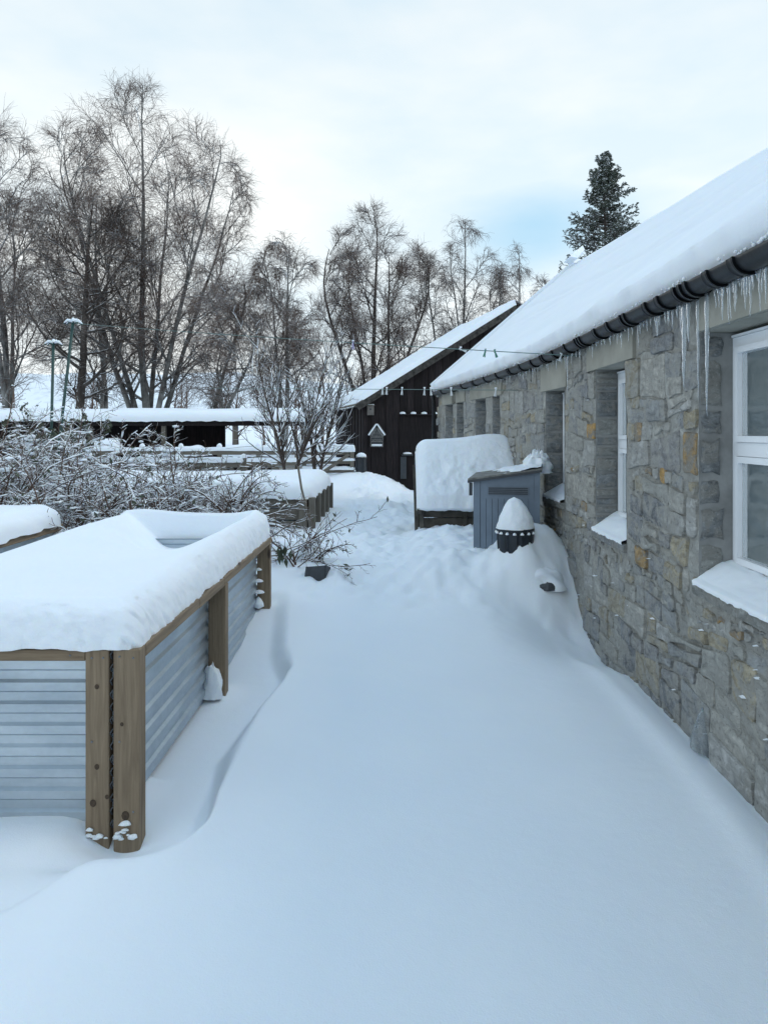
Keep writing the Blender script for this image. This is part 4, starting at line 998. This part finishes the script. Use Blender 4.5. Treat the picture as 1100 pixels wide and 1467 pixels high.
W().box((ax0, ay1-.1, .2), (-5.6, ay1-.05, 2.1)).build('back_panel', M['black'], SHL)
def log_pile(x0, x1, y, z0, h, lab, seed):
    lp = thing('log_pile', lab, 'log pile', ((x0+x1)/2, y, z0)); r_ = random.Random(seed)
    z = z0+.09; row = 0
    while z < z0+h:
        x = x0+.09+(row % 2)*.09
        while x < x1-.06:
            rr_ = r_.uniform(.07, .092); MB().tube([(x, y, z), (x, y+.5, z)], rr_, 8).build('log', M['oldwood_y'], lp, False); x += .185
        z += .16; row += 1
    snow_cap(x0-.06, x1+.06, y-.06, y+.6, z-.10, lambda x, yy: .26+.09*fbm(x*1.3, yy, 3, seed), lp, .12, .22, 50, 20, .03, seed)
log_pile(-4.6, -3.1, 19.6, .5, .55, 'log pile with a rounded snow cap below the right end of the shelter', 3)
log_pile(-6.9, -5.3, 20.2, .5, .50, 'log pile with snow cap below the middle of the shelter', 5)
log_pile(-9.6, -7.6, 20.0, .5, .62, 'log pile with snow cap below the left part of the shelter', 8)

# ------------------------------------------------------------------ trees and shrubs (batched tubes)
def tubes(polys):
    """polys: list of (P[N,n,3], R[N,n], k) -> verts, quads"""
    Vs, Fs, off = [], [], 0
    for P, Rr, k in polys:
        Nn, n, _ = P.shape
        if Nn == 0: continue
        T = np.empty_like(P); T[:, 1:-1] = P[:, 2:]-P[:, :-2]; T[:, 0] = P[:, 1]-P[:, 0]; T[:, -1] = P[:, -1]-P[:, -2]
        T /= np.maximum(np.linalg.norm(T, axis=2, keepdims=True), 1e-9)
        ref = np.where(np.abs(T[..., 2:3].mean(axis=1, keepdims=True)) > .85, np.array([[[1., .1, 0]]]), np.array([[[0., .1, 1.]]]))
        A = np.cross(T, np.broadcast_to(ref, T.shape)); A /= np.maximum(np.linalg.norm(A, axis=2, keepdims=True), 1e-9); B = np.cross(A, T)
        th = np.arange(k)*2*math.pi/k
        V = P[:, :, None, :]+Rr[:, :, None, None]*(A[:, :, None, :]*np.cos(th)[None, None, :, None]+B[:, :, None, :]*np.sin(th)[None, None, :, None])
        Vs.append(V.reshape(-1, 3))
        i = np.arange(Nn)[:, None, None]*n*k; j = np.arange(n-1)[None, :, None]*k; q = np.arange(k)[None, None, :]; q2 = (q+1) % k
        a = i+j+q; b_ = i+j+q2; Fs.append(np.stack([a, b_, b_+k, a+k], -1).reshape(-1, 4)+off); off += Nn*n*k
    return np.concatenate(Vs), np.concatenate(Fs)
def walk(p0, d0, L, npt, up, wig, rng, r0, r1, bend=None):
    Nn = len(p0); P = np.empty((Nn, npt, 3)); P[:, 0] = p0; d = d0/np.linalg.norm(d0, axis=1, keepdims=True); st = (L/(npt-1))[:, None]
    for i in range(1, npt):
        P[:, i] = P[:, i-1]+d*st
        d = d+wig*rng.normal(size=(Nn, 3)); d[:, 2] += up*(i/(npt-1) if bend else 1)
        d /= np.maximum(np.linalg.norm(d, axis=1, keepdims=True), 1e-9)
    t = np.linspace(0, 1, npt)[None, :]; Rr = r0[:, None]*(1-t)+r1[:, None]*t if hasattr(r1, 'shape') else r0[:, None]*(1-t)+r1*t
    return P, Rr
def spawn(P, Rr, L, n, t0, t1, ang, lf, npt, up, wig, rng, rf, rmin, shape=None, bend=None):
    Nn, m, _ = P.shape
    t = t0+(t1-t0)*(np.arange(n)[None, :]+rng.uniform(0, 1, (Nn, n)))/n; f = t*(m-1); i = np.minimum(f.astype(int), m-2); fr = (f-i)[..., None]
    ar = np.arange(Nn)[:, None]; pa = P[ar, i]; pb = P[ar, i+1]; pos = pa*(1-fr)+pb*fr; d = pb-pa; d /= np.maximum(np.linalg.norm(d, axis=2, keepdims=True), 1e-9)
    rad = Rr[ar, i]*(1-fr[..., 0])+Rr[ar, i+1]*fr[..., 0]
    rv = rng.normal(size=d.shape); pe = rv-(rv*d).sum(2, keepdims=True)*d; pe /= np.maximum(np.linalg.norm(pe, axis=2, keepdims=True), 1e-9)
    a = np.radians(rng.uniform(ang[0], ang[1], (Nn, n)))[..., None]; dd = np.cos(a)*d+np.sin(a)*pe
    sh = shape(t) if shape else (1-.45*t); LL = L[:, None]*lf*sh*rng.uniform(.7, 1.25, (Nn, n)); r0 = np.maximum(rad*rf, rmin)
    P2, R2 = walk(pos.reshape(-1, 3), dd.reshape(-1, 3), LL.ravel(), npt, up, wig, rng, r0.ravel(), rmin*.6, bend)
    return P2, R2, LL.ravel()
def tree(base, Hh, seed, label, trunk='birch_trunk', twig='twig', leaders=1, lean=(0, 0), spread=1.0, weep=-.12, dens=1.0, tr=.22, n1=16, upl=.06, ang1=(30, 55), rm=.0095, group='bare trees behind the yard', zlow=.18, name='birch_tree', fork=.1, n4=5, lf1=.42, env=None):
    rng = np.random.default_rng(seed); T = thing(name, label, 'tree', base, group)
    p0 = np.array([[base[0], base[1], base[2]]]*leaders, float); d0 = np.array([[lean[0], lean[1], 1.0]]*leaders)
    if leaders > 1: aa = np.arange(leaders)*2*math.pi/leaders+seed; aa[1:] = np.linspace(0, 2*math.pi, leaders-1, endpoint=False)+seed*.37; q_ = np.array([0.15]+[1.0]*(leaders-1)); d0[:, 0] += np.cos(aa)*fork*q_; d0[:, 1] += np.sin(aa)*fork*.7*q_
    Ls = Hh*np.array([1.0]+[.90, .84, .92, .8, .86, .82][:leaders-1]); r0 = np.array([tr]+[tr*.75]*(leaders-1))
    P0, R0 = walk(p0, d0, Ls, 14, .012, .034, rng, r0, .015)
    if env:
        ec = np.array([base[0]+env[2] if len(env) > 2 else base[0], base[1], base[2]+Hh-env[1]]); er = np.array([env[0], env[0], env[1]])
        for l_ in range(1, leaders): P0[l_] = P0[l_]
    def fit(P, slack=.0):
        if not env: return P
        q = (P-ec)/er; q[..., 2] = np.maximum(q[..., 2], -.35); L_ = np.linalg.norm(q, axis=-1, keepdims=True); lim = 1.0+slack
        k = np.where(L_ > .8, np.minimum((.8+(lim-.8)*np.tanh((L_-.8)/(lim-.8)))/np.maximum(L_, 1e-6), 1), 1)
        o = ec+(P-ec)*k; return np.where(P[..., 2:3] < ec[2]-.45*er[2], P, o)
    P0 = fit(P0)
    sh = lambda t: (1.12-.62*t)*np.clip((t-zlow)*6+.5, .5, 1)
    P1, R1, L1 = spawn(P0, R0, Ls, n1, zlow, .97, ang1, lf1*spread, 10, upl, .10, rng, .5, .02, sh); P1 = fit(P1, .03)
    def thin(P, Rr, Lc, par, n, ref):            # short parents carry fewer twigs
        k = rng.random(len(P)) < np.clip(np.repeat(par, n)/ref, .12, 1); return P[k], Rr[k], Lc[k]
    P2, R2, L2 = thin(*spawn(P1, R1, L1, 10, .15, 1.0, (28, 62), .50, 7, .02, .13, rng, .6, .013), L1, 10, Hh*.17*spread); P2 = fit(P2, .06)
    n3 = int(7*dens+.5); P3, R3, L3 = thin(*spawn(P2, R2, L2, n3, .1, 1.0, (25, 65), .60, 4, weep*.5, .13, rng, .6, rm*.8, lambda t: 1-.3*t), L2, n3, Hh*.085)
    l4 = np.maximum(L3, .5)
    P4, R4, _ = spawn(P3, R3, l4, n4, .15, 1.0, (20, 60), .85, 3, weep*1.8, .12, rng, .7, rm*.52, lambda t: 1-.2*t)
    V, Fq = tubes([(P0, R0, 9)]); obj('trunk', V, Fq, M[trunk], T, True)
    V, Fq = tubes([(P1, R1, 6), (P2, R2, 4)]); obj('limbs', V, Fq, M[trunk], T, True)
    V, Fq = tubes([(P3, R3, 3), (P4, R4, 3)]); obj('crown', V, Fq, M[twig], T, True)
    return T
B = lambda px, Y, z=.3: (at(px, 618, Y).x, Y, z)
tree(B(212, 34), 16.9, 8, 'tallest broad bare birch left of centre with pale trunk and domed crown', leaders=6, spread=.78, tr=.20, fork=.34, n1=13, upl=.03, ang1=(28, 62), zlow=.16, env=(4.7, 6.6), dens=1.15)
tree(B(150, 37), 13.4, 12, 'pale-trunked birch standing just left of the tallest one', leaders=2, spread=.75, tr=.17, fork=.16, n1=11, n4=4, env=(2.8, 5.5))
tree(B(12, 33), 14.8, 5, 'bare birch at the left edge of the picture', leaders=3, spread=.85, tr=.17, fork=.26, n1=14, env=(3.5, 6.2))
tree(B(112, 31), 11.6, 21, 'dark flat-topped bare tree in front of the birches at left', trunk='dark_trunk', twig='twig_dark', leaders=1, spread=.85, tr=.22, weep=.0, n1=22, ang1=(50, 80), zlow=.2, name='bare_tree', rm=.010, n4=4, env=(2.7, 5.2))
tree(B(292, 31), 8.3, 33, 'lower bare tree with drooping twigs right of the tallest birch', leaders=2, lean=(.2, 0), spread=1.1, weep=-.3, tr=.13, fork=.3, n1=12, ang1=(40, 75), name='bare_tree', n4=4, env=(2.7, 4.2))
tree(B(408, 30), 9.2, 44, 'narrow weeping birch between the tall birches and the rounded tree', spread=.75, weep=-.40, tr=.12, n1=15, leaders=2, fork=.1, env=(1.55, 4.2))
tree(B(538, 36), 12.6, 52, 'wide rounded bare tree in the middle behind the black shed', trunk='dark_trunk', leaders=5, spread=.72, weep=-.05, tr=.17, fork=.36, n1=12, zlow=.24, name='bare_tree', upl=.03, ang1=(25, 60), env=(2.75, 4.9))
tree(B(662, 38), 12.4, 61, 'weeping birch with hanging twigs right of the rounded tree', spread=.55, weep=-.40, tr=.12, n1=11, leaders=4, fork=.24, n4=4, env=(2.05, 4.4))
tree(B(742, 40), 11.6, 67, 'smaller weeping birch just above the cottage roof', spread=.6, weep=-.38, tr=.11, n1=11, leaders=3, fork=.2, n4=4, env=(1.6, 3.8))
# distant wood that reads as one mass, low behind the shelter
rng = np.random.default_rng(9); n = 42
p0 = np.stack([rng.uniform(-48, 4, n), rng.uniform(46, 60, n), np.full(n, .3)], 1)
P0, R0 = walk(p0, np.tile([[0, 0, 1.]], (n, 1)), rng.uniform(3.5, 6.5, n), 7, .02, .06, rng, np.full(n, .12), .02)
P1, R1, L1 = spawn(P0, R0, np.full(n, 5.), 10, .2, 1, (30, 60), .42, 6, .03, .12, rng, .5, .025)
P2, R2, L2 = spawn(P1, R1, L1, 6, .1, 1, (25, 60), .5, 5, .0, .12, rng, .6, .016)
P3, R3, L3 = spawn(P2, R2, L2, 2, .1, 1, (25, 60), .6, 3, -.05, .12, rng, .6, .012)
V, Fq = tubes([(P0, R0, 5), (P1, R1, 4), (P2, R2, 3), (P3, R3, 3)])
tag(obj('far_wood', V, Fq, M['twig'], None, True, kind='stuff'), 'distant band of low bare trees beyond the shelter', 'wood')

# small snow-laden tree by the second bed
def small_tree(base, Hh, seed, label, n0=5, spread=.35, cat='tree', name='young_tree', tw='young_bark'):
    rng = np.random.default_rng(seed); T = thing(name, label, cat, base)
    a = rng.uniform(0, 6.28, n0); d0 = np.stack([np.cos(a)*spread, np.sin(a)*spread, np.ones(n0)], 1); p0 = np.tile([base], (n0, 1)).astype(float)
    P0, R0 = walk(p0, d0, Hh*rng.uniform(.75, 1.0, n0), 12, .01, .06, rng, np.full(n0, .035), .006)
    P1, R1, L1 = spawn(P0, R0, np.full(n0, Hh), 15, .18, .95, (25, 50), .38, 7, .06, .07, rng, .6, .007)
    P2, R2, L2 = spawn(P1, R1, L1, 6, .2, 1, (25, 55), .42, 5, .05, .08, rng, .7, .0045)
    V, Fq = tubes([(P0, R0, 6)]); obj('trunk', V, Fq, M[tw], T, True)
    V, Fq = tubes([(P1, R1, 4), (P2, R2, 3)]); obj('branches', V, Fq, M[tw], T, True)
    out_ = []
    for Pq, Rq, k_, w_ in ((P0, R0, 4, .022), (P1, R1, 4, .012)):
        on = np.clip(vnoise(Pq[..., 0]*7+Pq[..., 2]*6, Pq[..., 1]*9+seed, 4)*1.8+.3, 0, 1); Ps = Pq.copy(); rr_ = np.minimum(w_, Rq*1.1+.0015)*on; Ps[..., 2] += Rq*.7+rr_*.4; Ps[..., 0] -= rr_*.3; out_.append((Ps, np.maximum(rr_, .0004), k_))
    V, Fq = tubes(out_); obj('branch_snow', V, Fq, M['snow'], T, True)
    return T
small_tree((-2.02, 14.2, .45), 3.1, 4, 'young bare tree with snow along its upright branches left of the gate', 6, .30)
small_tree((-1.55, 14.8, .45), 2.7, 14, 'second young bare snow-dusted tree, right beside the first near the gate', 4, .28)

blob_me = None
def snow_blobs(P, sel, rng, r0, r1, parent, z=.012, flat=.55):
    """small clumps of snow sitting on stems: P (n,3) points"""
    ico = []; Fi = []
    base = [(0,0,1)]+[(math.cos(k*1.2566)*.894, math.sin(k*1.2566)*.894, .447) for k in range(5)]+[(math.cos(k*1.2566+.628)*.894, math.sin(k*1.2566+.628)*.894, -.447) for k in range(5)]+[(0,0,-1)]
    fi = [(0,1+k,1+(k+1)%5) for k in range(5)]+[(1+k,6+k,1+(k+1)%5) for k in range(5)]+[(1+(k+1)%5,6+k,6+(k+1)%5) for k in range(5)]+[(11,6+(k+1)%5,6+k) for k in range(5)]
    pts = P[sel]; n = len(pts); r_ = r0*.5+(r1*.85-r0*.5)*rng.random(n)**3; bs = np.array(base)
    S_ = np.stack([r_*rng.uniform(.8, 2.0, n), r_*rng.uniform(.8, 1.6, n), r_*flat*rng.uniform(.8, 1.2, n)], 1)
    V = pts[:, None, :]+bs[None]*S_[:, None, :]*rng.uniform(.85, 1.15, (n, 12, 1)); V[:, :, 2] += z
    Fq = (np.array(fi)[None]+(np.arange(n)*12)[:, None, None]).reshape(-1, 3)
    return obj('snow', V.reshape(-1, 3), Fq, M['snow'], parent, True, kind='stuff')
def leaves(P, rng, n, size, parent, kind_=True):
    idx = rng.integers(0, len(P), n); c = P[idx]+rng.normal(size=(n, 3))*.015
    a = rng.normal(size=(n, 3)); a /= np.linalg.norm(a, axis=1, keepdims=True); b_ = np.cross(a, rng.normal(size=(n, 3))); b_ /= np.linalg.norm(b_, axis=1, keepdims=True)
    s_ = rng.uniform(.6, 1.2, (n, 1))*size
    V = np.stack([c-a*s_, c-b_*s_*.38-np.array([0, 0, .15])*s_, c+a*s_, c+b_*s_*.38], 1); Fq = np.arange(n*4).reshape(-1, 4)
    return obj('leaf', V.reshape(-1, 3), Fq, M['leaf'], parent, False, kind='stuff')
def shrub(base, Hh, W_, seed, label, group=None, n0=16, nl=60, nb=260, name='bramble_bush', lsz=.035, sr=(.012, .038), arch=-.13, cat='shrub', n2=6):
    rng = np.random.default_rng(seed); T = thing(name, label, cat, base, group)
    a = rng.uniform(0, 6.28, n0); sp_ = rng.uniform(.2, 1.3, n0)*W_/Hh; d0 = np.stack([np.cos(a)*sp_, np.sin(a)*sp_, np.ones(n0)], 1)
    p0 = np.array([base])+np.stack([rng.normal(0, .12*W_, n0), rng.normal(0, .12*W_, n0), np.zeros(n0)], 1)
    P0, R0 = walk(p0, d0, Hh*rng.uniform(.8, 1.5, n0), 12, arch, .07, rng, np.full(n0, .013), .004)
    P1, R1, L1 = spawn(P0, R0, np.full(n0, Hh), 8, .15, 1, (25, 70), .42, 6, arch*.4, .14, rng, .7, .0042)
    P2, R2, L2 = spawn(P1, R1, L1, n2, .15, 1, (25, 70), .5, 4, 0, .15, rng, .7, .0034)
    V, Fq = tubes([(P0, R0, 5), (P1, R1, 4), (P2, R2, 3)]); obj('stems', V, Fq, M['bramble'], T, True)
    allp = np.concatenate([P0[:, 3:].reshape(-1, 3), P1[:, 1:].reshape(-1, 3), P2[:, 1:].reshape(-1, 3)])
    if nb:
        snow_blobs(allp, rng.integers(0, len(allp), nb//4), rng, sr[0], sr[1], T)
        out_ = []
        for Pq, Rq, k_, w_ in ((P0, R0, 4, .0115), (P1, R1, 4, .009), (P2[::2], R2[::2], 3, .0065)):
            t_ = np.gradient(Pq, axis=1); fl = 1-np.abs(t_[..., 2])/np.maximum(np.linalg.norm(t_, axis=2), 1e-6)
            on = np.clip(vnoise(Pq[..., 0]*9+Pq[..., 2]*7, Pq[..., 1]*9+seed, 4)*1.6+.45, 0, 1)*np.clip(fl*1.8-.1, 0, 1)
            Ps = Pq.copy(); rr_ = w_*on*(sr[1]/.038); Ps[..., 2] += Rq*.7+rr_*.45; out_.append((Ps, np.maximum(rr_, .0004), k_))
        V, Fq = tubes(out_); obj('branch_snow', V, Fq, M['snow'], T, True)
    if nl: leaves(allp, rng, nl, lsz, T)
    return T
gl = 'tangled bare bramble bush laden with snow behind the nearest raised bed'
rr = random.Random(77)
for (x, y, hh, ww) in ((-2.6, 7.4, .85, .9), (-3.5, 7.9, 1.05, 1.0), (-4.3, 8.3, 1.2, 1.1), (-1.75, 7.9, .7, .75), (-2.7, 8.9, 1.1, 1.0), (-5.2, 9.2, 1.3, 1.2), (-3.9, 9.4, 1.25, 1.0), (-5.0, 7.9, 1.15, 1.1), (-2.0, 8.8, .85, .8), (-6.2, 10.6, 1.4, 1.2), (-3.2, 7.2, .8, .8), (-4.6, 10.4, 1.35, 1.1)):
    shrub((x, y, .45), hh, ww, int(x*-100+y*7), gl, 'bramble bushes behind the nearest bed')
for (x, y, hh, ww) in ((-6.5, 13.2, 1.25, 1.3), (-5.1, 13.2, 1.1, 1.2), (-7.9, 13.6, 1.4, 1.3), (-3.9, 13.4, .9, 1.0)):
    shrub((x, y, .45), hh, ww, int(x*-90+y*5), 'twiggy snowy bush further back, in front of the long shelter', 'twiggy bushes before the shelter', 18, 120, 420, 'twiggy_bush', .05, (.02, .06))
shrub((-6.9, 14.8, .5), 1.25, 1.0, 91, 'leafy dark evergreen bush with snow pillows at the left, below the shelter roof', None, 16, 1500, 420, 'evergreen_bush', .075, (.03, .10), -.06)
shrub((-4.2, 7.5, .45), 1.25, 1.3, 31, 'bush with thick snow-topped branches leaning right at the left edge', None, 12, 90, 150, 'thick_stemmed_bush', .045, (.02, .05), -.07, n2=5)
shrub((-3.15, 7.55, .42), .62, .5, 5, 'leafy clump bowed down with snow at the far corner of the left bed', None, 14, 160, 160, 'leafy_bush', .05, (.02, .05), -.2)
for (x, y, s_) in ((-2.9, 8.1, .20), (-3.6, 8.6, .22), (-2.3, 7.7, .14), (-4.3, 8.0, .22), (-3.2, 7.0, .15), (-1.9, 8.3, .14), (-4.9, 8.9, .25), (-2.6, 7.1, .12)):
    tag(blob('snow_heap', (x, y, .5), s_*1.3, s_, s_*1.6, M['snow'], None, int(s_*100), .3, 22, 10), 'rounded pillow of snow lodged among the bramble stems', 'snow heap', 'snow pillows among the brambles')

# thin straggling bush in the gap after the nearest bed, and its planter
TBs = shrub((-.90, 7.0, .33), .45, .5, 63, 'thin straggling bush leaning over the path past the far end of the nearest bed', None, 10, 12, 60, 'straggling_bush', .03, (.007, .018), -.10, n2=4)
rng = np.random.default_rng(15)
starts, ends = [], []
for (a_, b__) in (((395, 792), (497, 742)), ((420, 790), (540, 742)), ((405, 800), (478, 742)), ((432, 800), (505, 828)), ((425, 815), (470, 760)), ((390, 770), (450, 742)), ((440, 800), (530, 808))):
    starts.append(at(a_[0], a_[1], 6.9)); ends.append(at(b__[0], b__[1], 6.5))
P_ = np.zeros((len(starts), 9, 3))
for i, (a_, b__) in enumerate(zip(starts, ends)):
    for j in range(9):
        t = j/8; q = a_.lerp(b__, t); P_[i, j] = (q.x, q.y, q.z+.04*math.sin(t*3.1)*(1 if i % 2 else -1)+rng.normal()*.006)
Rr_ = np.tile(np.linspace(.0065, .003, 9), (len(starts), 1)); L_ = np.linalg.norm(P_[:, -1]-P_[:, 0], axis=1)
P2_, R2_, L2_ = spawn(P_, Rr_, L_, 6, .2, 1, (25, 60), .35, 6, -.05, .12, rng, .6, .003)
P3_, R3_, _ = spawn(P2_, R2_, L2_, 3, .2, 1, (25, 60), .5, 4, 0, .1, rng, .7, .0022)
V, Fq = tubes([(P_, Rr_, 5), (P2_, R2_, 4), (P3_, R3_, 3)]); obj('branches', V, Fq, M['bramble'], TBs, True)
ap = np.concatenate([P2_[:, -2:].reshape(-1, 3), P_[:, 6:].reshape(-1, 3)]); leaves(ap, rng, 26, .032, TBs)
for k in range(9):
    c_ = at(392+rnd.uniform(0, 30), 792+rnd.uniform(-8, 14), 6.6); sx = rnd.uniform(.016, .024); q = rnd.uniform(-.5, .5)
    MB().add([(c_.x, c_.y, c_.z+.04), (c_.x+sx, c_.y-.01, c_.z+q*.01), (c_.x+q*.02, c_.y, c_.z-.055), (c_.x-sx, c_.y+.012, c_.z)], [(0, 1, 2, 3)]).build('hanging_leaf', M['leaf'], TBs)
pl = thing('planter', 'tilted dark grey square planter half buried under the straggling bush', 'planter', (-.68, 6.2, .2))
a_, b__, c_, d_ = at(432, 842, 6.55), at(463, 853, 6.5), at(469, 845, 6.7), at(440, 838, 6.75)
A_, B_, C_, D_ = at(440, 812, 6.6), at(466, 810, 6.52), at(472, 812, 6.7), at(446, 812, 6.8)
for nm, V in (('front', [a_, b__, B_, A_]), ('side', [b__, c_, C_, B_]), ('side', [a_, d_, D_, A_]), ('back', [d_, c_, C_, D_])):
    V = [(v[0], v[1], v[2]-(.15 if k < 2 else 0)) for k, v in enumerate(V)]
    o = obj(nm, V, [(0, 1, 2, 3)], M['slate'], pl); q = o.modifiers.new('t', 'SOLIDIFY'); q.thickness = .022; q.offset = 0
tag(blob('snow_heap', (-1.02, 7.35, .36), .34, .30, .22, M['snow'], None, 2, .15, 30, 12, True, .8, 1), 'smooth snow hump in the gap between the nearest bed and the broad bed', 'snow heap')
tag(MB().tube([at(427, 668, 9.2), at(432, 700, 9.2), at(441, 735, 9.1), at(444, 758, 9.1)], [.014, .014, .013, .012], 7).build('cane', M['oldwood_z'], None, True), 'leaning bare cane rising beside the near post of the broad bed', 'cane')

# spruce behind the cottage
def spruce(base, Hh, label, seed):
    rng = np.random.default_rng(seed); T = thing('spruce_tree', label, 'tree', base)
    P0 = np.array([[[base[0]+.1*math.sin(t*4), base[1], base[2]+Hh*t] for t in np.linspace(0, 1, 12)]]); R0 = np.linspace(.2, .012, 12)[None]
    V, Fq = tubes([(P0, R0, 8)]); obj('trunk', V, Fq, M['dark_trunk'], T, True)
    n = 340; t = .25+.74*rng.random(n)**.85; prof = np.interp(t, [0, .25, .45, .62, .72, .80, .87, .93, .97, 1], [2.6, 2.5, 2.2, 1.9, 1.65, 1.2, .92, .66, .30, .08])
    az = rng.uniform(0, 6.28, n); L = prof*rng.choice([.6, .8, .95, 1.08, 1.2], n)*rng.uniform(.8, 1.1, n)
    p = np.stack([np.full(n, base[0]), np.full(n, base[1]), base[2]+Hh*t], 1); el = np.interp(t, [.25, .8, 1], [-.15, .15, .9])
    d = np.stack([np.cos(az), np.sin(az), el], 1); P1, R1 = walk(p, d, L, 8, .035, .05, rng, np.full(n, .035), .008)
    P2, R2, L2 = spawn(P1, R1, L, 12, .15, 1, (35, 60), .30, 5, -.06, .06, rng, .6, .01, lambda t: 1-.55*t)
    V, Fq = tubes([(P1, R1, 4), (P2, R2, 3)]); obj('branches', V, Fq, M['dark_trunk'], T, True)
    # needle sprays: short flat blades round every twig
    Q = P2[:, 1:].reshape(-1, 3); Q = np.concatenate([Q, P1[:, 3:].reshape(-1, 3)]); Q = np.repeat(Q, 4, 0); n = len(Q)
    a = rng.normal(size=(n, 3)); a[:, 2] = a[:, 2]*.5-.25; a /= np.linalg.norm(a, axis=1, keepdims=True); b_ = np.cross(a, rng.normal(size=(n, 3))); b_ /= np.linalg.norm(b_, axis=1, keepdims=True)
    s_ = rng.uniform(.05, .12, (n, 1)); w_ = rng.uniform(.012, .028, (n, 1)); V = np.stack([Q-b_*w_, Q+b_*w_, Q+a*s_+b_*w_*.4, Q+a*s_-b_*w_*.4], 1)
    obj('needles', V.reshape(-1, 3), np.arange(n*4).reshape(-1, 4), M['needle'], T, False, kind='stuff')
spruce(B(866, 32), 13.4, 'dark green spruce dusted with snow rising behind the cottage roof', 6)

# ------------------------------------------------------------------ clothes poles, lines, pegs
poles = []
for (pt, pb, Yp, lab) in (((105, 463), (76, 600), 13.5, 'leaning green clothes pole with snow on its hooked top'), ((77, 493), (72, 600), 14.2, 'shorter upright green clothes pole just left of the leaning one')):
    T_ = thing('clothes_pole', lab, 'pole', at(pb[0], pb[1], Yp)); top = at(pt[0], pt[1], Yp); bot = at(pb[0], pb[1], Yp); bot.z = .4
    MB().tube([bot, top], .028, 8).build('pole', M['green'], T_, True)
    for k in range(5):
        a = k*1.2566; e = top+Vector((math.cos(a)*.17, math.sin(a)*.1, .02-.05*abs(math.cos(a))))
        MB().tube([top, top.lerp(e, .6)+Vector((0, 0, .04)), e], .012, 6).build('hook', M['green'], T_, True)
        MB().tube([top+Vector((0, 0, .03)), top.lerp(e, .6)+Vector((0, 0, .065)), e+Vector((0, 0, .02))], [.03, .03, .012], 6).build('hook_snow', M['snow'], T_, True)
    poles.append(top)
def cline(a, b_, sag, lab):
    pts = []
    for k in range(31):
        t = k/30; p = a.lerp(b_, t); p.z -= sag*4*t*(1-t); pts.append(p)
    tag(MB().tube(pts, .0042, 5).build('clothes_line', M['line'], None, True), lab, 'clothes line'); return pts
A1 = at(828, 510, 6.35); L1_ = cline(A1, poles[0], .02, 'upper thin clothes line stretched from the cottage gutter to the leaning pole')
A2 = at(742, 559, 8.6); L2_ = cline(A2, at(300, 556, 15), .0, 'lower thin clothes line crossing in front of the black shed')
def on_line(pts, px):
    for p, q in zip(pts[:-1], pts[1:]):
        xa = CX+F*p.x/p.y; xb = CX+F*q.x/q.y
        if min(xa, xb) <= px <= max(xa, xb): t = (px-xa)/(xb-xa); return p.lerp(q, t)
    return pts[0]
def peg(p, m, lab, rot=0, sc=1.0):
    T_ = thing('clothes_peg', lab, 'clothes peg', p, 'pegs left on the clothes lines')
    for sg in (-1, 1):
        d = Vector((math.sin(rot+sg*.13), .0, -math.cos(rot+sg*.13)))
        MB().bar(p-d*.018*sc+Vector((0, sg*.006, 0)), p+d*.062*sc+Vector((0, sg*.006, 0)), .010*sc, .012*sc, (0, 1, 0)).build('peg_half', m, T_)
    MB().tube([p+Vector((-.008, 0, -.012)), p+Vector((.008, 0, -.012))], .005*sc, 6).build('spring', M['pipe'], T_)
    MB().box((p.x-.011*sc, p.y-.010, p.z+.012*sc), (p.x+.011*sc, p.y+.010, p.z+.026*sc), .003).build('snow_cap', M['snow'], T_)
for px, m_, lab, rt, s_ in ((660, 'pegw', 'white peg tilted sideways on the upper line, left of the green pegs', 1.2, 1.0), (695, 'pegg', 'pale green peg on the upper line against the snowy roof', -.2, 1.0), (709, 'pegg', 'dark green peg, rightmost of those against the snowy roof', .3, 1.0), (804, 'pegw', 'white peg on the upper line next to the gutter', -.3, .9), (506, 'pegl', 'lilac peg alone on the upper line against the bare tree', 0, 1.2)):
    peg(on_line(L1_, px), M[m_], lab, rt, s_)
names = ['leftmost of two close white pegs above the shed corner', 'right one of two close white pegs above the shed corner', 'single white peg above the shed door', 'left one of two white pegs near the right of the shed', 'right one of two white pegs near the right of the shed', 'white peg where the lower line meets the cottage corner', 'last white peg on the lower line against the cottage wall']
for px, lab in zip((548, 554, 576, 608, 617, 646, 710), names): peg(on_line(L2_, px), M['pegw'], lab, rnd.uniform(-.2, .2), 1.25)
